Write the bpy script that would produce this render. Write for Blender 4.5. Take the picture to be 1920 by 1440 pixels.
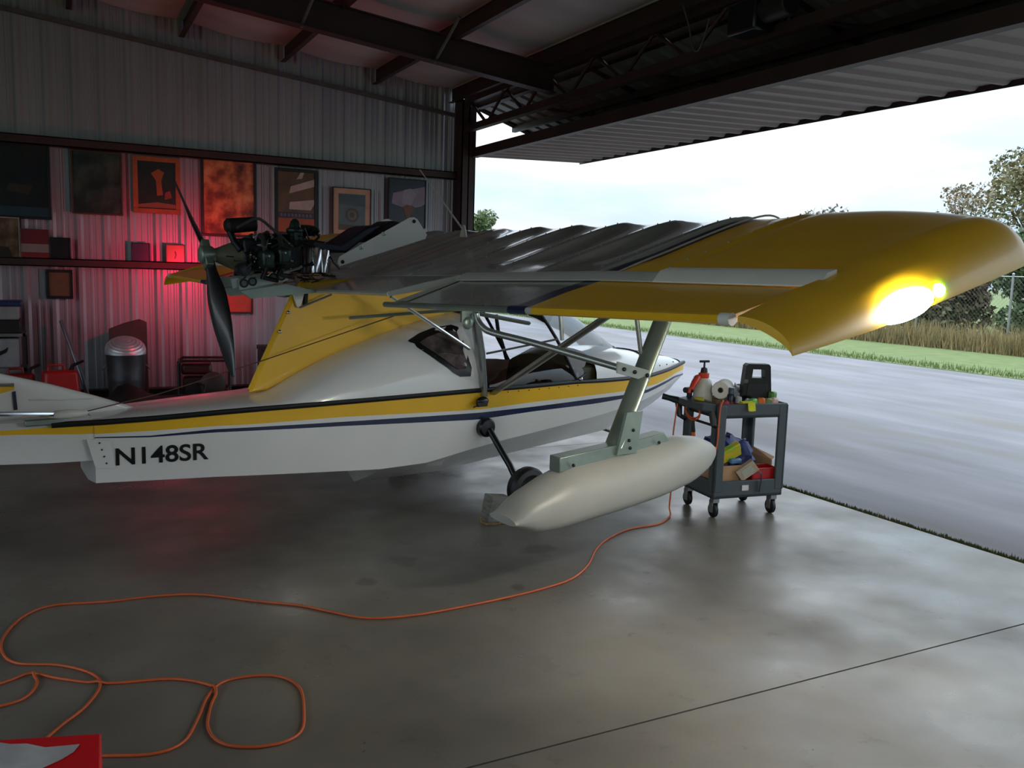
import bpy, bmesh, math, random
from mathutils import Vector, Matrix
from math import sin, cos, pi, radians, sqrt
random.seed(7)
for o in list(bpy.data.objects): bpy.data.objects.remove(o)
scene = bpy.context.scene
COL = scene.collection
# ------------------------------------------------------------------ camera
YAW, PITCH, ROLL, FPX, H = radians(27.6), radians(7.35), radians(1.75), 1625.0, 1.75
fw = Vector((sin(YAW)*cos(PITCH), cos(YAW)*cos(PITCH), -sin(PITCH)))
rt = fw.cross(Vector((0, 0, 1))).normalized(); up = rt.cross(fw)
RT = rt*cos(ROLL) + up*sin(ROLL); UP = up*cos(ROLL) - rt*sin(ROLL)
cam_d = bpy.data.cameras.new('camera'); cam = bpy.data.objects.new('camera', cam_d); COL.objects.link(cam)
cam_d.sensor_width = 36; cam_d.lens = 36*FPX/1920; cam_d.clip_start = .05; cam_d.clip_end = 900
M = Matrix((RT, UP, -fw)).transposed().to_4x4(); M.translation = Vector((0, 0, H)); cam.matrix_world = M
scene.camera = cam
CP = Vector((0, 0, H))
# ------------------------------------------------------------------ world: bright overcast sky
w = bpy.data.worlds.new('overcast_sky'); scene.world = w; w.use_nodes = True
nt = w.node_tree; N = nt.nodes; L = nt.links; N.clear()
def nn(t, **k):
    n = N.new(t)
    for a, b in k.items(): setattr(n, a, b)
    return n
tc = nn('ShaderNodeTexCoord'); sep = nn('ShaderNodeSeparateXYZ'); L.new(tc.outputs['Generated'], sep.inputs[0])
mp = nn('ShaderNodeMapping'); mp.inputs['Scale'].default_value = (1.5, 1.5, 6); L.new(tc.outputs['Generated'], mp.inputs[0])
no = nn('ShaderNodeTexNoise'); no.inputs['Scale'].default_value = 2.2; no.inputs['Detail'].default_value = 5; L.new(mp.outputs[0], no.inputs[0])
ramp = nn('ShaderNodeValToRGB'); e = ramp.color_ramp.elements
e[0].position = .40; e[0].color = (.62, .82, 1.0, 1); e[1].position = .66; e[1].color = (.97, .985, 1.0, 1); L.new(no.outputs[0], ramp.inputs[0])
mr = nn('ShaderNodeMapRange'); mr.inputs[1].default_value = 0; mr.inputs[2].default_value = 1; mr.inputs[3].default_value = .42; mr.inputs[4].default_value = 2.6
L.new(sep.outputs[2], mr.inputs[0])
mul = nn('ShaderNodeMixRGB', blend_type='MULTIPLY'); mul.inputs[0].default_value = 1; L.new(ramp.outputs[0], mul.inputs[1]); L.new(mr.outputs[0], mul.inputs[2])
bg = nn('ShaderNodeBackground'); bg.inputs[1].default_value = 1.0; L.new(mul.outputs[0], bg.inputs[0])
wo = nn('ShaderNodeOutputWorld'); L.new(bg.outputs[0], wo.inputs[0])
scene.view_settings.view_transform = 'Standard'; scene.view_settings.look = 'None'
scene.view_settings.exposure = 0.98; scene.view_settings.gamma = 1.0; scene.view_settings.use_curve_mapping = False

# ------------------------------------------------------------------ pixel helpers (1920x1440 frame)
def ray(px, py): return RT*((px-960)/FPX) - UP*((py-720)/FPX) + fw
def onp(px, py, n, c):
    d = ray(px, py); n = Vector(n); return CP + d*((c-n.dot(CP))/n.dot(d))
def WX(px, py, X): return onp(px, py, (1, 0, 0), X)
def WY(px, py, Y): return onp(px, py, (0, 1, 0), Y)
def WZ(px, py, Z=0.0): return onp(px, py, (0, 0, 1), Z)
# airplane frame: x forward, r to the right wing, z up
PHI = radians(8.5); AF = Vector((cos(PHI), sin(PHI), 0)); AR_ = Vector((sin(PHI), -cos(PHI), 0))
_wh = WZ(987, 957); AO = _wh - AF*1.0 - AR_*.92; AO.z = 0
def toA(p): d = p-AO; return (d.dot(AF), d.dot(AR_), p.z)
def AX(px, py, x): return toA(onp(px, py, AF, AF.dot(AO)+x))
def AR(px, py, r): return toA(onp(px, py, AR_, AR_.dot(AO)+r))
def loc(p): return Vector((p[0], -p[1], p[2]))      # (x, r, z) -> local coordinates of the airplane empty

# ------------------------------------------------------------------ materials
def lin(c):
    if isinstance(c, str): c = [int(c[i:i+2], 16)/255 for i in (0, 2, 4)]
    return tuple((v/12.92 if v <= .04045 else ((v+.055)/1.055)**2.4) for v in c[:3])
MATS = {}
def mat(name, col, rough=.5, metal=0., var=.12, scale=6., bump=0., col2=None, stretch=(1, 1, 1), coat=0., spec=.5, detail=4):
    if name in MATS: return MATS[name]
    m = bpy.data.materials.new(name); m.use_nodes = True; t = m.node_tree; p = t.nodes['Principled BSDF']
    c = lin(col); c2 = lin(col2) if col2 else tuple(max(0, v*(1-var*2)) for v in c)
    tcn = t.nodes.new('ShaderNodeTexCoord'); mpn = t.nodes.new('ShaderNodeMapping'); mpn.inputs['Scale'].default_value = stretch
    nz = t.nodes.new('ShaderNodeTexNoise'); nz.inputs['Scale'].default_value = scale; nz.inputs['Detail'].default_value = detail
    mx = t.nodes.new('ShaderNodeMixRGB'); mx.inputs[1].default_value = (*c, 1); mx.inputs[2].default_value = (*c2, 1)
    rm = t.nodes.new('ShaderNodeMapRange'); rm.inputs[1].default_value = .35; rm.inputs[2].default_value = .7
    t.links.new(tcn.outputs['Object'], mpn.inputs[0]); t.links.new(mpn.outputs[0], nz.inputs[0]); t.links.new(nz.outputs[0], rm.inputs[0])
    t.links.new(rm.outputs[0], mx.inputs[0]); t.links.new(mx.outputs[0], p.inputs['Base Color'])
    p.inputs['Roughness'].default_value = rough; p.inputs['Metallic'].default_value = metal
    p.inputs['Specular IOR Level'].default_value = spec; p.inputs['Coat Weight'].default_value = coat; p.inputs['Coat Roughness'].default_value = .08
    if bump:
        b = t.nodes.new('ShaderNodeBump'); b.inputs['Strength'].default_value = bump; b.inputs['Distance'].default_value = .01
        t.links.new(nz.outputs[0], b.inputs['Height']); t.links.new(b.outputs[0], p.inputs['Normal'])
    MATS[name] = m; return m
def glass(name, tint=(.93, .95, .96), gloss=.5, rough=.03):
    if name in MATS: return MATS[name]
    m = bpy.data.materials.new(name); m.use_nodes = True; t = m.node_tree; t.nodes.clear()
    o = t.nodes.new('ShaderNodeOutputMaterial'); mx = t.nodes.new('ShaderNodeMixShader')
    tr = t.nodes.new('ShaderNodeBsdfTransparent'); tr.inputs[0].default_value = (*tint, 1)
    gl = t.nodes.new('ShaderNodeBsdfGlossy'); gl.inputs['Roughness'].default_value = rough
    fr = t.nodes.new('ShaderNodeFresnel'); fr.inputs[0].default_value = 1.0+gloss
    t.links.new(fr.outputs[0], mx.inputs[0]); t.links.new(tr.outputs[0], mx.inputs[1]); t.links.new(gl.outputs[0], mx.inputs[2]); t.links.new(mx.outputs[0], o.inputs[0])
    MATS[name] = m; return m
def emit(name, col, s):
    if name in MATS: return MATS[name]
    m = bpy.data.materials.new(name); m.use_nodes = True; t = m.node_tree; t.nodes.clear()
    o = t.nodes.new('ShaderNodeOutputMaterial'); e = t.nodes.new('ShaderNodeEmission'); e.inputs[0].default_value = (*col, 1); e.inputs[1].default_value = s
    t.links.new(e.outputs[0], o.inputs[0]); MATS[name] = m; return m

# ------------------------------------------------------------------ mesh builder
from mathutils import noise as mnoise
def lumpy(m, amp, sc):
    m.v = [v+Vector((mnoise.noise(v*sc), mnoise.noise(v*sc+Vector((7, 3, 1))), mnoise.noise(v*sc+Vector((2, 9, 5)))))*amp for v in m.v]; return m
class MB:
    def __init__(s): s.v = []; s.f = []; s.mi = []; s.cm = 0
    def add(s, vs, fs, mi=None):
        b = len(s.v); s.v += [Vector(v) for v in vs]
        for f in fs: s.f.append([b+i for i in f]); s.mi.append(s.cm if mi is None else mi)
        return s
    def box(s, c, d, rot=None, mi=None, taper=1.0):
        hx, hy, hz = d[0]/2, d[1]/2, d[2]/2; vs = []
        for z in (-hz, hz):
            k = taper if z > 0 else 1
            for x, y in ((-hx, -hy), (hx, -hy), (hx, hy), (-hx, hy)): vs.append(Vector((x*k, y*k, z)))
        if rot is not None: vs = [rot @ v for v in vs]
        c = Vector(c); return s.add([v+c for v in vs], [(0, 3, 2, 1), (4, 5, 6, 7), (0, 1, 5, 4), (1, 2, 6, 5), (2, 3, 7, 6), (3, 0, 4, 7)], mi)
    def mm(s, a, b, mi=None): return s.box([(a[i]+b[i])/2 for i in range(3)], [abs(b[i]-a[i]) for i in range(3)], None, mi)
    def loft(s, secs, closed=True, cap=True, mi=None, rowmi=None):
        n = len(secs[0]); vs = [p for sec in secs for p in sec]; fs = []; ms = []
        m = n if closed else n-1
        for i in range(len(secs)-1):
            for j in range(m):
                k = (j+1) % n; fs.append((i*n+j, i*n+k, (i+1)*n+k, (i+1)*n+j)); ms.append(rowmi[j] if rowmi else (s.cm if mi is None else mi))
        if cap and closed:
            fs.append(tuple(range(n-1, -1, -1))); fs.append(tuple((len(secs)-1)*n+j for j in range(n))); ms += [s.cm if mi is None else mi]*2
        b = len(s.v); s.v += [Vector(v) for v in vs]
        for f, q in zip(fs, ms): s.f.append([b+i for i in f]); s.mi.append(q)
        return s
    def tube(s, pts, r, n=10, mi=None, flat=1.0, cap=True):
        pts = [Vector(p) for p in pts]; secs = []; prev = None
        for i, p in enumerate(pts):
            t = (pts[min(i+1, len(pts)-1)]-pts[max(i-1, 0)]).normalized()
            if prev is None:
                a = Vector((0, 0, 1)) if abs(t.z) < .9 else Vector((1, 0, 0)); u = t.cross(a).normalized()
            else: u = (prev - t*prev.dot(t)).normalized()
            prev = u; vv = t.cross(u); rr = r[i] if isinstance(r, (list, tuple)) else r
            secs.append([p+u*(rr*cos(2*pi*k/n))+vv*(rr*flat*sin(2*pi*k/n)) for k in range(n)])
        return s.loft(secs, True, cap, mi)
    def lathe(s, prof, c, ax=(0, 0, 1), n=24, mi=None, cap=True, squash=None):
        ax = Vector(ax).normalized(); a = Vector((0, 0, 1)) if abs(ax.z) < .9 else Vector((1, 0, 0)); u = ax.cross(a).normalized(); v = ax.cross(u); c = Vector(c)
        return s.loft([[c+ax*h+u*(r*cos(2*pi*k/n))+v*(r*sin(2*pi*k/n)) for k in range(n)] for r, h in prof], True, cap, mi)
    def sphere(s, c, r, n=14, m=8, mi=None, rot=None):
        rr = r if isinstance(r, (tuple, list)) else (r, r, r); c = Vector(c); secs = []
        for i in range(m+1):
            a = -pi/2+pi*i/m; q = max(cos(a), .02)
            sec = [Vector((rr[0]*q*cos(2*pi*k/n), rr[1]*q*sin(2*pi*k/n), rr[2]*sin(a))) for k in range(n)]
            if rot is not None: sec = [rot @ x for x in sec]
            secs.append([c+x for x in sec])
        return s.loft(secs, True, True, mi)
    def prism(s, poly, vec, mi=None):
        poly = [Vector(p) for p in poly]; vec = Vector(vec); n = len(poly)
        fs = [tuple(range(n-1, -1, -1)), tuple(range(n, 2*n))]+[(i, (i+1) % n, n+(i+1) % n, n+i) for i in range(n)]
        return s.add(poly+[p+vec for p in poly], fs, mi)
    def build(s, name, mats, parent=None, ang=38, bevel=0., kind=None, label=None, norm=True, smooth=True, seg=2):
        me = bpy.data.meshes.new(name); me.from_pydata([tuple(v) for v in s.v], [], s.f)
        for m in (mats if isinstance(mats, (list, tuple)) else [mats]): me.materials.append(m)
        for i, p in enumerate(me.polygons): p.material_index = s.mi[i]
        if norm:
            bm = bmesh.new(); bm.from_mesh(me); bmesh.ops.recalc_face_normals(bm, faces=bm.faces); bm.to_mesh(me); bm.free()
        if smooth: me.shade_smooth(); me.set_sharp_from_angle(angle=radians(ang))
        o = bpy.data.objects.new(name, me); COL.objects.link(o)
        if parent: o.parent = parent
        if bevel:
            b = o.modifiers.new('bevel', 'BEVEL'); b.width = bevel; b.segments = seg; b.limit_method = 'ANGLE'; b.angle_limit = radians(40)
        if kind: o['kind'] = kind
        if label: o['label'] = label
        return o
def thing(name, label, cat, at=(0, 0, 0), rz=0, group=None):
    o = bpy.data.objects.new(name, None); COL.objects.link(o); o.location = at; o.rotation_euler = (0, 0, rz); o.empty_display_size = .1
    o['label'] = label; o['category'] = cat
    if group: o['group'] = group
    return o
def tag(o, label, cat, group=None):
    o['label'] = label; o['category'] = cat
    if group: o['group'] = group
    return o
def struct(o, label=None):
    o['kind'] = 'structure'
    if label: o['label'] = label
    return o
def lerp(a, b, t): return a+(b-a)*t
def interp(tab, x):
    if x <= tab[0][0]: return tab[0][1]
    for (a, b), (c, d) in zip(tab, tab[1:]):
        if x <= c: return b+(d-b)*(x-a)/(c-a) if c > a else d
    return tab[-1][1]
def smoothtab(tab, n=4):
    # densify with Catmull-Rom
    out = []
    for i in range(len(tab)-1):
        p0 = tab[max(i-1, 0)]; p1 = tab[i]; p2 = tab[i+1]; p3 = tab[min(i+2, len(tab)-1)]
        for k in range(n):
            t = k/n; out.append(tuple(.5*(2*b+(c-a)*t+(2*a-5*b+4*c-d)*t*t+(3*b-a-3*c+d)*t**3) for a, b, c, d in zip(p0, p1, p2, p3)))
    out.append(tab[-1]); return out
# ================================================================== STRUCTURE
XE = 5.42; WALLY = 12.25; X0 = -7.5; Y0 = -14.0        # slab edge at the door, picture wall, far sides of the hangar
_e1 = WY(352, 87, WALLY); _e2 = WY(858, 209, WALLY); RS = (_e1.z-_e2.z)/(_e2.x-_e1.x)
def roofz(X): return _e2.z + RS*(_e2.x-X) + .10
m_dark = mat('red_oxide_steel', '3a2220', .55, .0, .25, 3)
m_wall = mat('galvanised_wall_sheet', 'a0a0a6', .42, .45, .08, 1.5, stretch=(3, 1, .3))
m_ins = mat('white_roof_insulation', 'b9b2ae', .6, 0, .12, 1.2, bump=.25, stretch=(.6, 2, 1))
# --- concrete with stains
def concrete():
    m = mat('sealed_concrete', '7b756c', .42, 0, .12, 1.1, col2='5d5851', detail=8)
    t = m.node_tree; p = t.nodes['Principled BSDF']; src = p.inputs['Base Color'].links[0].from_socket
    g = t.nodes.new('ShaderNodeNewGeometry'); last = src
    for i, (px, py, rx) in enumerate([(757, 1050, .10), (1012, 1030, .13), (972, 1101, .05), (1212, 1074, .03), (1290, 980, .1), (690, 1090, .07), (950, 1125, .03), (500, 1000, .5), (780, 940, .5)]):
        c = WZ(px, py)
        vm = t.nodes.new('ShaderNodeVectorMath'); vm.operation = 'DISTANCE'; vm.inputs[1].default_value = c
        n2 = t.nodes.new('ShaderNodeTexNoise'); n2.inputs['Scale'].default_value = 9 if rx < .3 else 3; n2.inputs['Detail'].default_value = 5
        t.links.new(g.outputs['Position'], n2.inputs[0])
        off = t.nodes.new('ShaderNodeMixRGB'); off.blend_type = 'LINEAR_LIGHT'; off.inputs[0].default_value = rx*.9
        t.links.new(g.outputs['Position'], off.inputs[1]); t.links.new(n2.outputs['Color'], off.inputs[2]); t.links.new(off.outputs[0], vm.inputs[0])
        mrn = t.nodes.new('ShaderNodeMapRange'); mrn.inputs[1].default_value = rx*1.1; mrn.inputs[2].default_value = rx*.6; mrn.inputs[3].default_value = 0; mrn.inputs[4].default_value = .55 if rx < .3 else .4
        t.links.new(vm.outputs['Value'], mrn.inputs[0])
        mx = t.nodes.new('ShaderNodeMixRGB'); mx.inputs[2].default_value = (*lin('3a332c'), 1); t.links.new(mrn.outputs[0], mx.inputs[0]); t.links.new(last, mx.inputs[1]); last = mx.outputs[0]
    # small scattered specks and scuffs
    n3 = t.nodes.new('ShaderNodeTexNoise'); n3.inputs['Scale'].default_value = 5; n3.inputs['Detail'].default_value = 9; n3.inputs['Roughness'].default_value = .7; t.links.new(g.outputs['Position'], n3.inputs[0])
    r3 = t.nodes.new('ShaderNodeMapRange'); r3.inputs[1].default_value = .60; r3.inputs[2].default_value = .72; r3.inputs[3].default_value = 0; r3.inputs[4].default_value = .6; t.links.new(n3.outputs[0], r3.inputs[0])
    mx = t.nodes.new('ShaderNodeMixRGB'); mx.inputs[2].default_value = (*lin('40382f'), 1); t.links.new(r3.outputs[0], mx.inputs[0]); t.links.new(last, mx.inputs[1]); t.links.new(mx.outputs[0], p.inputs['Base Color'])
    n4 = t.nodes.new('ShaderNodeTexNoise'); n4.inputs['Scale'].default_value = 1.7; n4.inputs['Detail'].default_value = 6; t.links.new(g.outputs['Position'], n4.inputs[0])
    r4 = t.nodes.new('ShaderNodeMapRange'); r4.inputs[1].default_value = .3; r4.inputs[2].default_value = .7; r4.inputs[3].default_value = .22; r4.inputs[4].default_value = .55; t.links.new(n4.outputs[0], r4.inputs[0]); t.links.new(r4.outputs[0], p.inputs['Roughness'])
    return m
m_conc = concrete()
fl = MB().mm((X0, Y0, -.20), (XE, WALLY, -.02)).build('floor', mat('slab_bed', '3b3833', .9)); struct(fl, 'smooth grey concrete hangar floor with oil stains')
JY = (WZ(800, 1440).y+WZ(1920, 1183).y)/2
ys = [Y0, JY, JY+4.9, WALLY]
for a, b in zip(ys, ys[1:]):
    for xa, xb in ((X0, -.6), (-.6, XE)):
        MB().mm((xa+.004, a+.005, -.02), (xb-.004 if xb < XE else xb, b-.005, 0)).build('slab_panel', m_conc, fl)
# --- picture wall: ribbed sheets, girts
wl = struct(MB().mm((X0, WALLY+.05, 0), (XE, WALLY+.09, roofz(XE)-.3)).build('wall_left', mat('wall_backing', '6a6a6c', .8)), 'ribbed galvanised hangar wall hung with framed pictures')
PW = .914; x = XE-.06
prof = []
for k in range(3):
    b = k*PW/3
    prof += [(b, 0), (b+.035, .03), (b+.075, .03), (b+.11, 0), (b+.165, 0), (b+.175, .008), (b+.195, .008), (b+.205, 0), (b+.24, 0), (b+.25, .008), (b+.27, .008), (b+.28, 0)]
prof.append((PW, 0))
while x > X0+.1:
    xa = x-PW; m = MB()
    m.loft([[Vector((xa+p, WALLY+.04-q, 0.0 if s == 0 else roofz(xa+p)+.25)) for p, q in prof] for s in (0, 1)], closed=False)
    m.build('wall_sheet', m_wall, wl, ang=15, norm=False); x = xa
for z, hgt in (((WY(0, 253, WALLY).z+WY(853, 336, WALLY).z)/2, .11), ((WY(0, 486, WALLY).z+WY(350, 502, WALLY).z)/2, .10), (.05, .10)):
    m = MB(); m.mm((X0, WALLY-.15 if z > 1 else WALLY-.05, z-hgt/2), (XE-.1, WALLY+.0, z-hgt/2+.012)); m.mm((X0, WALLY-.15 if z > 1 else WALLY-.05, z-hgt/2), (XE-.1, WALLY-.138 if z > 1 else WALLY-.04, z+hgt/2)); m.mm((X0, WALLY-.15, z+hgt/2-.012), (XE-.1, WALLY, z+hgt/2))
    m.build('girt', m_dark, wl)
G2Z = (WY(0, 486, WALLY).z+WY(350, 502, WALLY).z)/2 + .05
m = MB(); m.loft([[(x, WALLY-.07, roofz(x)-.20), (x, WALLY-.07, roofz(x)-.15), (x, WALLY, roofz(x)-.15), (x, WALLY, roofz(x)-.20)] for x in (X0, XE-.1)]); m.build('rake_angle', mat('grey_trim', '55524f', .6), wl)
# --- other walls (behind and beside the photographer)
def plainwall(name, a, b, nrm, z0=0):
    a = Vector(a); b = Vector(b); d = (b-a); n = int(d.length/.3); m = MB(); secs = [[], []]
    for k in range(n):
        for u, q in ((0, 0), (.1, .03), (.25, .03), (.35, 0)):
            p = a+d*((k+u)/n)+Vector(nrm)*q
            secs[0].append(Vector((p.x, p.y, z0))); secs[1].append(Vector((p.x, p.y, roofz(p.x)+.25)))
    m.loft(secs, closed=False); return struct(m.build(name, m_wall, ang=15, norm=False))
plainwall('wall_back', (X0, 8.2, 0), (X0, WALLY, 0), (1, 0, 0)); plainwall('wall_back', (X0, -13.4, 0), (X0, 8.2, 0), (1, 0, 0), 4.5)   # invented opening in the unseen back wall, added to brighten camera-facing surfaces
plainwall('wall_right', (X0, Y0, 0), (XE, Y0, 0), (0, 1, 0))
# --- roof: insulation sheets between purlins and rafters
ce = MB(); ce.loft([[(x, Y0-.2, roofz(x)+.24), (x, WALLY+.1, roofz(x)+.24), (x, WALLY+.1, roofz(x)+.28), (x, Y0-.2, roofz(x)+.28)] for x in (X0-.2, XE+.15)])
ce = struct(ce.build('ceiling', mat('roof_sheet', '777777', .6)), 'sloping hangar roof lined with pale insulation')
PURX = sorted([WY(345, 85, WALLY).x, WY(540, 125, WALLY).x, WY(705, 165, WALLY).x])
dp = (PURX[2]-PURX[0])/2; PX = [PURX[0]+dp*k for k in range(-6, 4)]; PX = [x for x in PX if X0 < x < XE-.25]+[XE-.16]
for xa, xb in zip([X0]+PX, PX+[XE]):
    m = MB(); secs = []
    for k in range(7):
        t = k/6; x = lerp(xa, xb, t); s = -.05*sin(pi*t)
        secs.append([Vector((x, y, roofz(x)+.22+s+.012*sin(y*2.1+k))) for y in [Y0+.5*j for j in range(36)] if y < WALLY+.1]+[Vector((x, WALLY+.02, roofz(x)+.22+s))])
    m.loft(secs, closed=False); m.build('insulation_sheet', m_ins, ce, ang=60, norm=False)
for x in PX:
    z = roofz(x); m = MB(); h = .2
    m.mm((x-.004, Y0, z), (x+.004, WALLY, z+h)); m.mm((x-.06, Y0, z-.005), (x+.004, WALLY, z+.004)); m.mm((x-.004, Y0, z+h-.008), (x+.065, WALLY, z+h)); m.build('purlin', m_dark, ce)
RY = WX(1045, 150, XE).y
def rafter(y):
    m = MB(); d = .30
    for za, zb, wd in ((0, .012, .15), (-d, -d+.012, .15), (-d, 0, .012)):
        m.loft([[(x, y-wd/2, roofz(x)-.0+za), (x, y+wd/2, roofz(x)+za), (x, y+wd/2, roofz(x)+zb), (x, y-wd/2, roofz(x)+zb)] for x in (X0, XE-.05)])
    return m
for y in (RY, RY-6.1, RY-12.2): rafter(y).build('rafter', m_dark, ce)
for k, (x, y) in enumerate(((XE-1.6, RY), (XE-3.1, RY), (XE-1.6, RY-6.1), (XE-3.1, RY-6.1))):   # flange braces
    MB().tube([(x, y, roofz(x)-.3), (x+.1, y-.45, roofz(x)+.1)], .018, 6).build('flange_brace', mat('grey_trim', '55524f'), ce)
# --- corner column, header truss and open bifold door
m = MB(); cx, cy = XE-.02, 12.02
for a, b in (((cx-.11, cy-.10, 0), (cx+.11, cy-.085, 4.22)), ((cx-.11, cy+.085, 0), (cx+.11, cy+.10, 4.22)), ((cx-.01, cy-.10, 0), (cx+.01, cy+.10, 4.22)), ((cx-.12, cy-.12, 0), (cx+.12, cy+.14, .015)), ((cx-.11, cy-.10, 4.2), (cx+.11, cy+.1, 4.22))): m.mm(a, b)
m.mm((cx+.095, cy-.10, 0), (cx+.11, cy+.2, 4.22)); m.mm((cx-.11, cy-.10, 0), (cx-.095, cy+.2, 4.22))
struct(m.build('trim_1', m_dark), 'dark red steel corner column beside the door opening')
YT = 11.9
ht = struct(MB().box((XE-.06, (YT+Y0)/2, 4.20), (.12, YT-Y0, .11)).build('trim_2', m_dark), 'dark steel lattice header truss over the door opening')
zb = 3.80
MB().box((XE-.06, (YT+Y0)/2, zb), (.10, YT-Y0, .09)).build('bottom_chord', m_dark, ht)
y = YT-.1; k = 0
while y > Y0+.5:
    yn = y-.55; a, b = ((zb, 4.17) if k % 2 else (4.17, zb))
    MB().tube([(XE-.06, y, a), (XE-.06, yn, b)], .022, 6).build('web_bar', m_dark, ht); y = yn; k += 1
# bifold door
dr = struct(MB().box((XE+.08, (YT+Y0)/2, 4.13), (.1, YT-Y0, .09)).build('door_1', m_dark), 'open bifold hangar door folded up above the opening')
HA = Vector((XE+.1, 0, 4.10)); HB = Vector((7.28, 0, 3.56)); HC = Vector((XE+.06, 0, 3.44))
m_door = mat('ribbed_door_skin', '7a6c64', .5, .1, .08, 2)
m_door2 = mat('ribbed_door_inner', '8d8b8a', .5, .2, .08, 2)
def leaf(A, B, name, mm, sgn, ya, yb):
    d = (B-A); nrm = Vector((-d.z, 0, d.x)).normalized()*sgn; m = MB(); sa = []; sb = []; n = 3
    for k in range(n):
        for u, q in ((0, 0), (.12, .03), (.26, .03), (.38, 0)):
            yy = lerp(ya, yb, (k+u)/n); sa.append(A+nrm*q+Vector((0, yy, 0))); sb.append(B+nrm*q+Vector((0, yy, 0)))
    sa.append(A+Vector((0, yb, 0))); sb.append(B+Vector((0, yb, 0)))
    m.loft([sa, sb], closed=False); m.build(name, mm, dr, ang=15, norm=False)
y = YT-.02
while y > Y0+.4:
    leaf(HA, HB+Vector((0, 0, .03)), 'upper_leaf_sheet', m_door2, 1, y, y-.9); leaf(HC, HB+Vector((-.02, 0, -.06)), 'lower_leaf_sheet', m_door, -1, y, y-.9); y -= .9
yc, yl = (YT+y)/2, YT-y
for t in (.34, .68): p = HA.lerp(HB, t); MB().box((p.x, yc, p.z-.05), (.06, yl, .08)).build('leaf_girt', m_dark, dr)
for p, s in ((HC+Vector((-.0, 0, .03)), (.10, .13)), (HB+Vector((.02, 0, -.03)), (.012, .15)), (HC.lerp(HB, .5)+Vector((0, 0, .06)), (.06, .07))): MB().box((p.x, yc, p.z), (s[0], yl, s[1])).build('leaf_rail', m_dark, dr)
for A, B in ((HA, HB), (HC+Vector((0, 0, .05)), HB)):
    for yy in (YT-.05, YT-3.1, YT-6.2, YT-9.3, YT-12.4, YT-15.5): MB().tube([A+Vector((0, yy, 0)), B+Vector((-.03, yy, -.02))], .035, 4).build('leaf_stile', m_dark, dr)
m = MB(); p = WX(905, 268, XE+.1)
for k in range(6): MB().tube([HA.lerp(HB, .1)+Vector((0, YT-1.2-2.4*k, -.05)), HA.lerp(HB, .55)+Vector((0, YT-2.2-2.4*k, -.05))], .02, 5).build('leaf_brace', m_dark, dr)
# ================================================================== OUTDOOR GROUND
def ground_mat(name, c1, c2, c3, sc, stretch, r0, r1):
    m = mat(name, c1, .6, 0, .1, sc, col2=c2, stretch=stretch, detail=8); t = m.node_tree; p = t.nodes['Principled BSDF']
    src = p.inputs['Base Color'].links[0].from_socket; tcn = t.nodes.new('ShaderNodeTexCoord'); mp_ = t.nodes.new('ShaderNodeMapping'); mp_.inputs['Scale'].default_value = (.9, .16, 1)
    t.links.new(tcn.outputs['Object'], mp_.inputs[0]); n2 = t.nodes.new('ShaderNodeTexNoise'); n2.inputs['Scale'].default_value = 1.3; n2.inputs['Detail'].default_value = 6; t.links.new(mp_.outputs[0], n2.inputs[0])
    r2 = t.nodes.new('ShaderNodeMapRange'); r2.inputs[1].default_value = .55; r2.inputs[2].default_value = .72; r2.inputs[4].default_value = .7; t.links.new(n2.outputs[0], r2.inputs[0])
    mx = t.nodes.new('ShaderNodeMixRGB'); mx.inputs[2].default_value = (*lin(c3), 1); t.links.new(r2.outputs[0], mx.inputs[0]); t.links.new(src, mx.inputs[1]); t.links.new(mx.outputs[0], p.inputs['Base Color'])
    r3 = t.nodes.new('ShaderNodeMapRange'); r3.inputs[1].default_value = .35; r3.inputs[2].default_value = .65; r3.inputs[3].default_value = r0; r3.inputs[4].default_value = r1; t.links.new(n2.outputs[0], r3.inputs[0]); t.links.new(r3.outputs[0], p.inputs['Roughness'])
    return m
m_asph = ground_mat('damp_asphalt', '6c696e', '5c5a5e', '67635a', 2.2, (1, .25, 1), .5, .8)
m_asph.node_tree.nodes['Principled BSDF'].inputs['Specular IOR Level'].default_value = .3
m_grass = ground_mat('mown_grass', '5c6a38', '4e5b2f', '6b6e43', 3, (1, 1, 1), .9, 1)
XG = 16.6
struct(MB().mm((XE+.0, -60, -.12), (XG, 160, -.03)).build('apron', m_asph), 'damp grey asphalt apron outside the hangar')
struct(MB().mm((-200, -250, -.5), (420, 500, -.14)).build('ground', m_grass), 'flat grass field around the airfield')
struct(MB().mm((XG, -60, -.14), (24.5, 160, -.02)).build('verge', m_grass), 'mown green verge along the apron')
def blades(n, fx, h0, h1, wd):
    m = MB()
    for i in range(n):
        x, y = fx(); a = random.uniform(0, 2*pi); h = random.uniform(h0, h1); dx, dy = cos(a)*wd, sin(a)*wd; lx, ly = random.uniform(-.35, .35)*h, random.uniform(-.35, .35)*h
        m.add([(x-dx, y-dy, -.04), (x+dx, y+dy, -.04), (x+lx, y+ly, h)], [(0, 1, 2)])
    return m
o = blades(12000, lambda: (XE+.02+abs(random.gauss(0, .03)), random.uniform(-1, 11.6)), .004, .018, .010).build('moss_strip', mat('dark_moss', '4a4f26', .9), kind='stuff', norm=False, smooth=False); tag(o, 'low moss and weeds in the joint between slab and apron', 'moss')
o = blades(9000, lambda: (XG+abs(random.gauss(0, .5)), random.uniform(4, 45)), .02, .09, .012).build('verge_grass', mat('verge_grass_blades', '5d6c38', .9), kind='stuff', norm=False, smooth=False); tag(o, 'short green grass edging the asphalt apron', 'grass')
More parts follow.
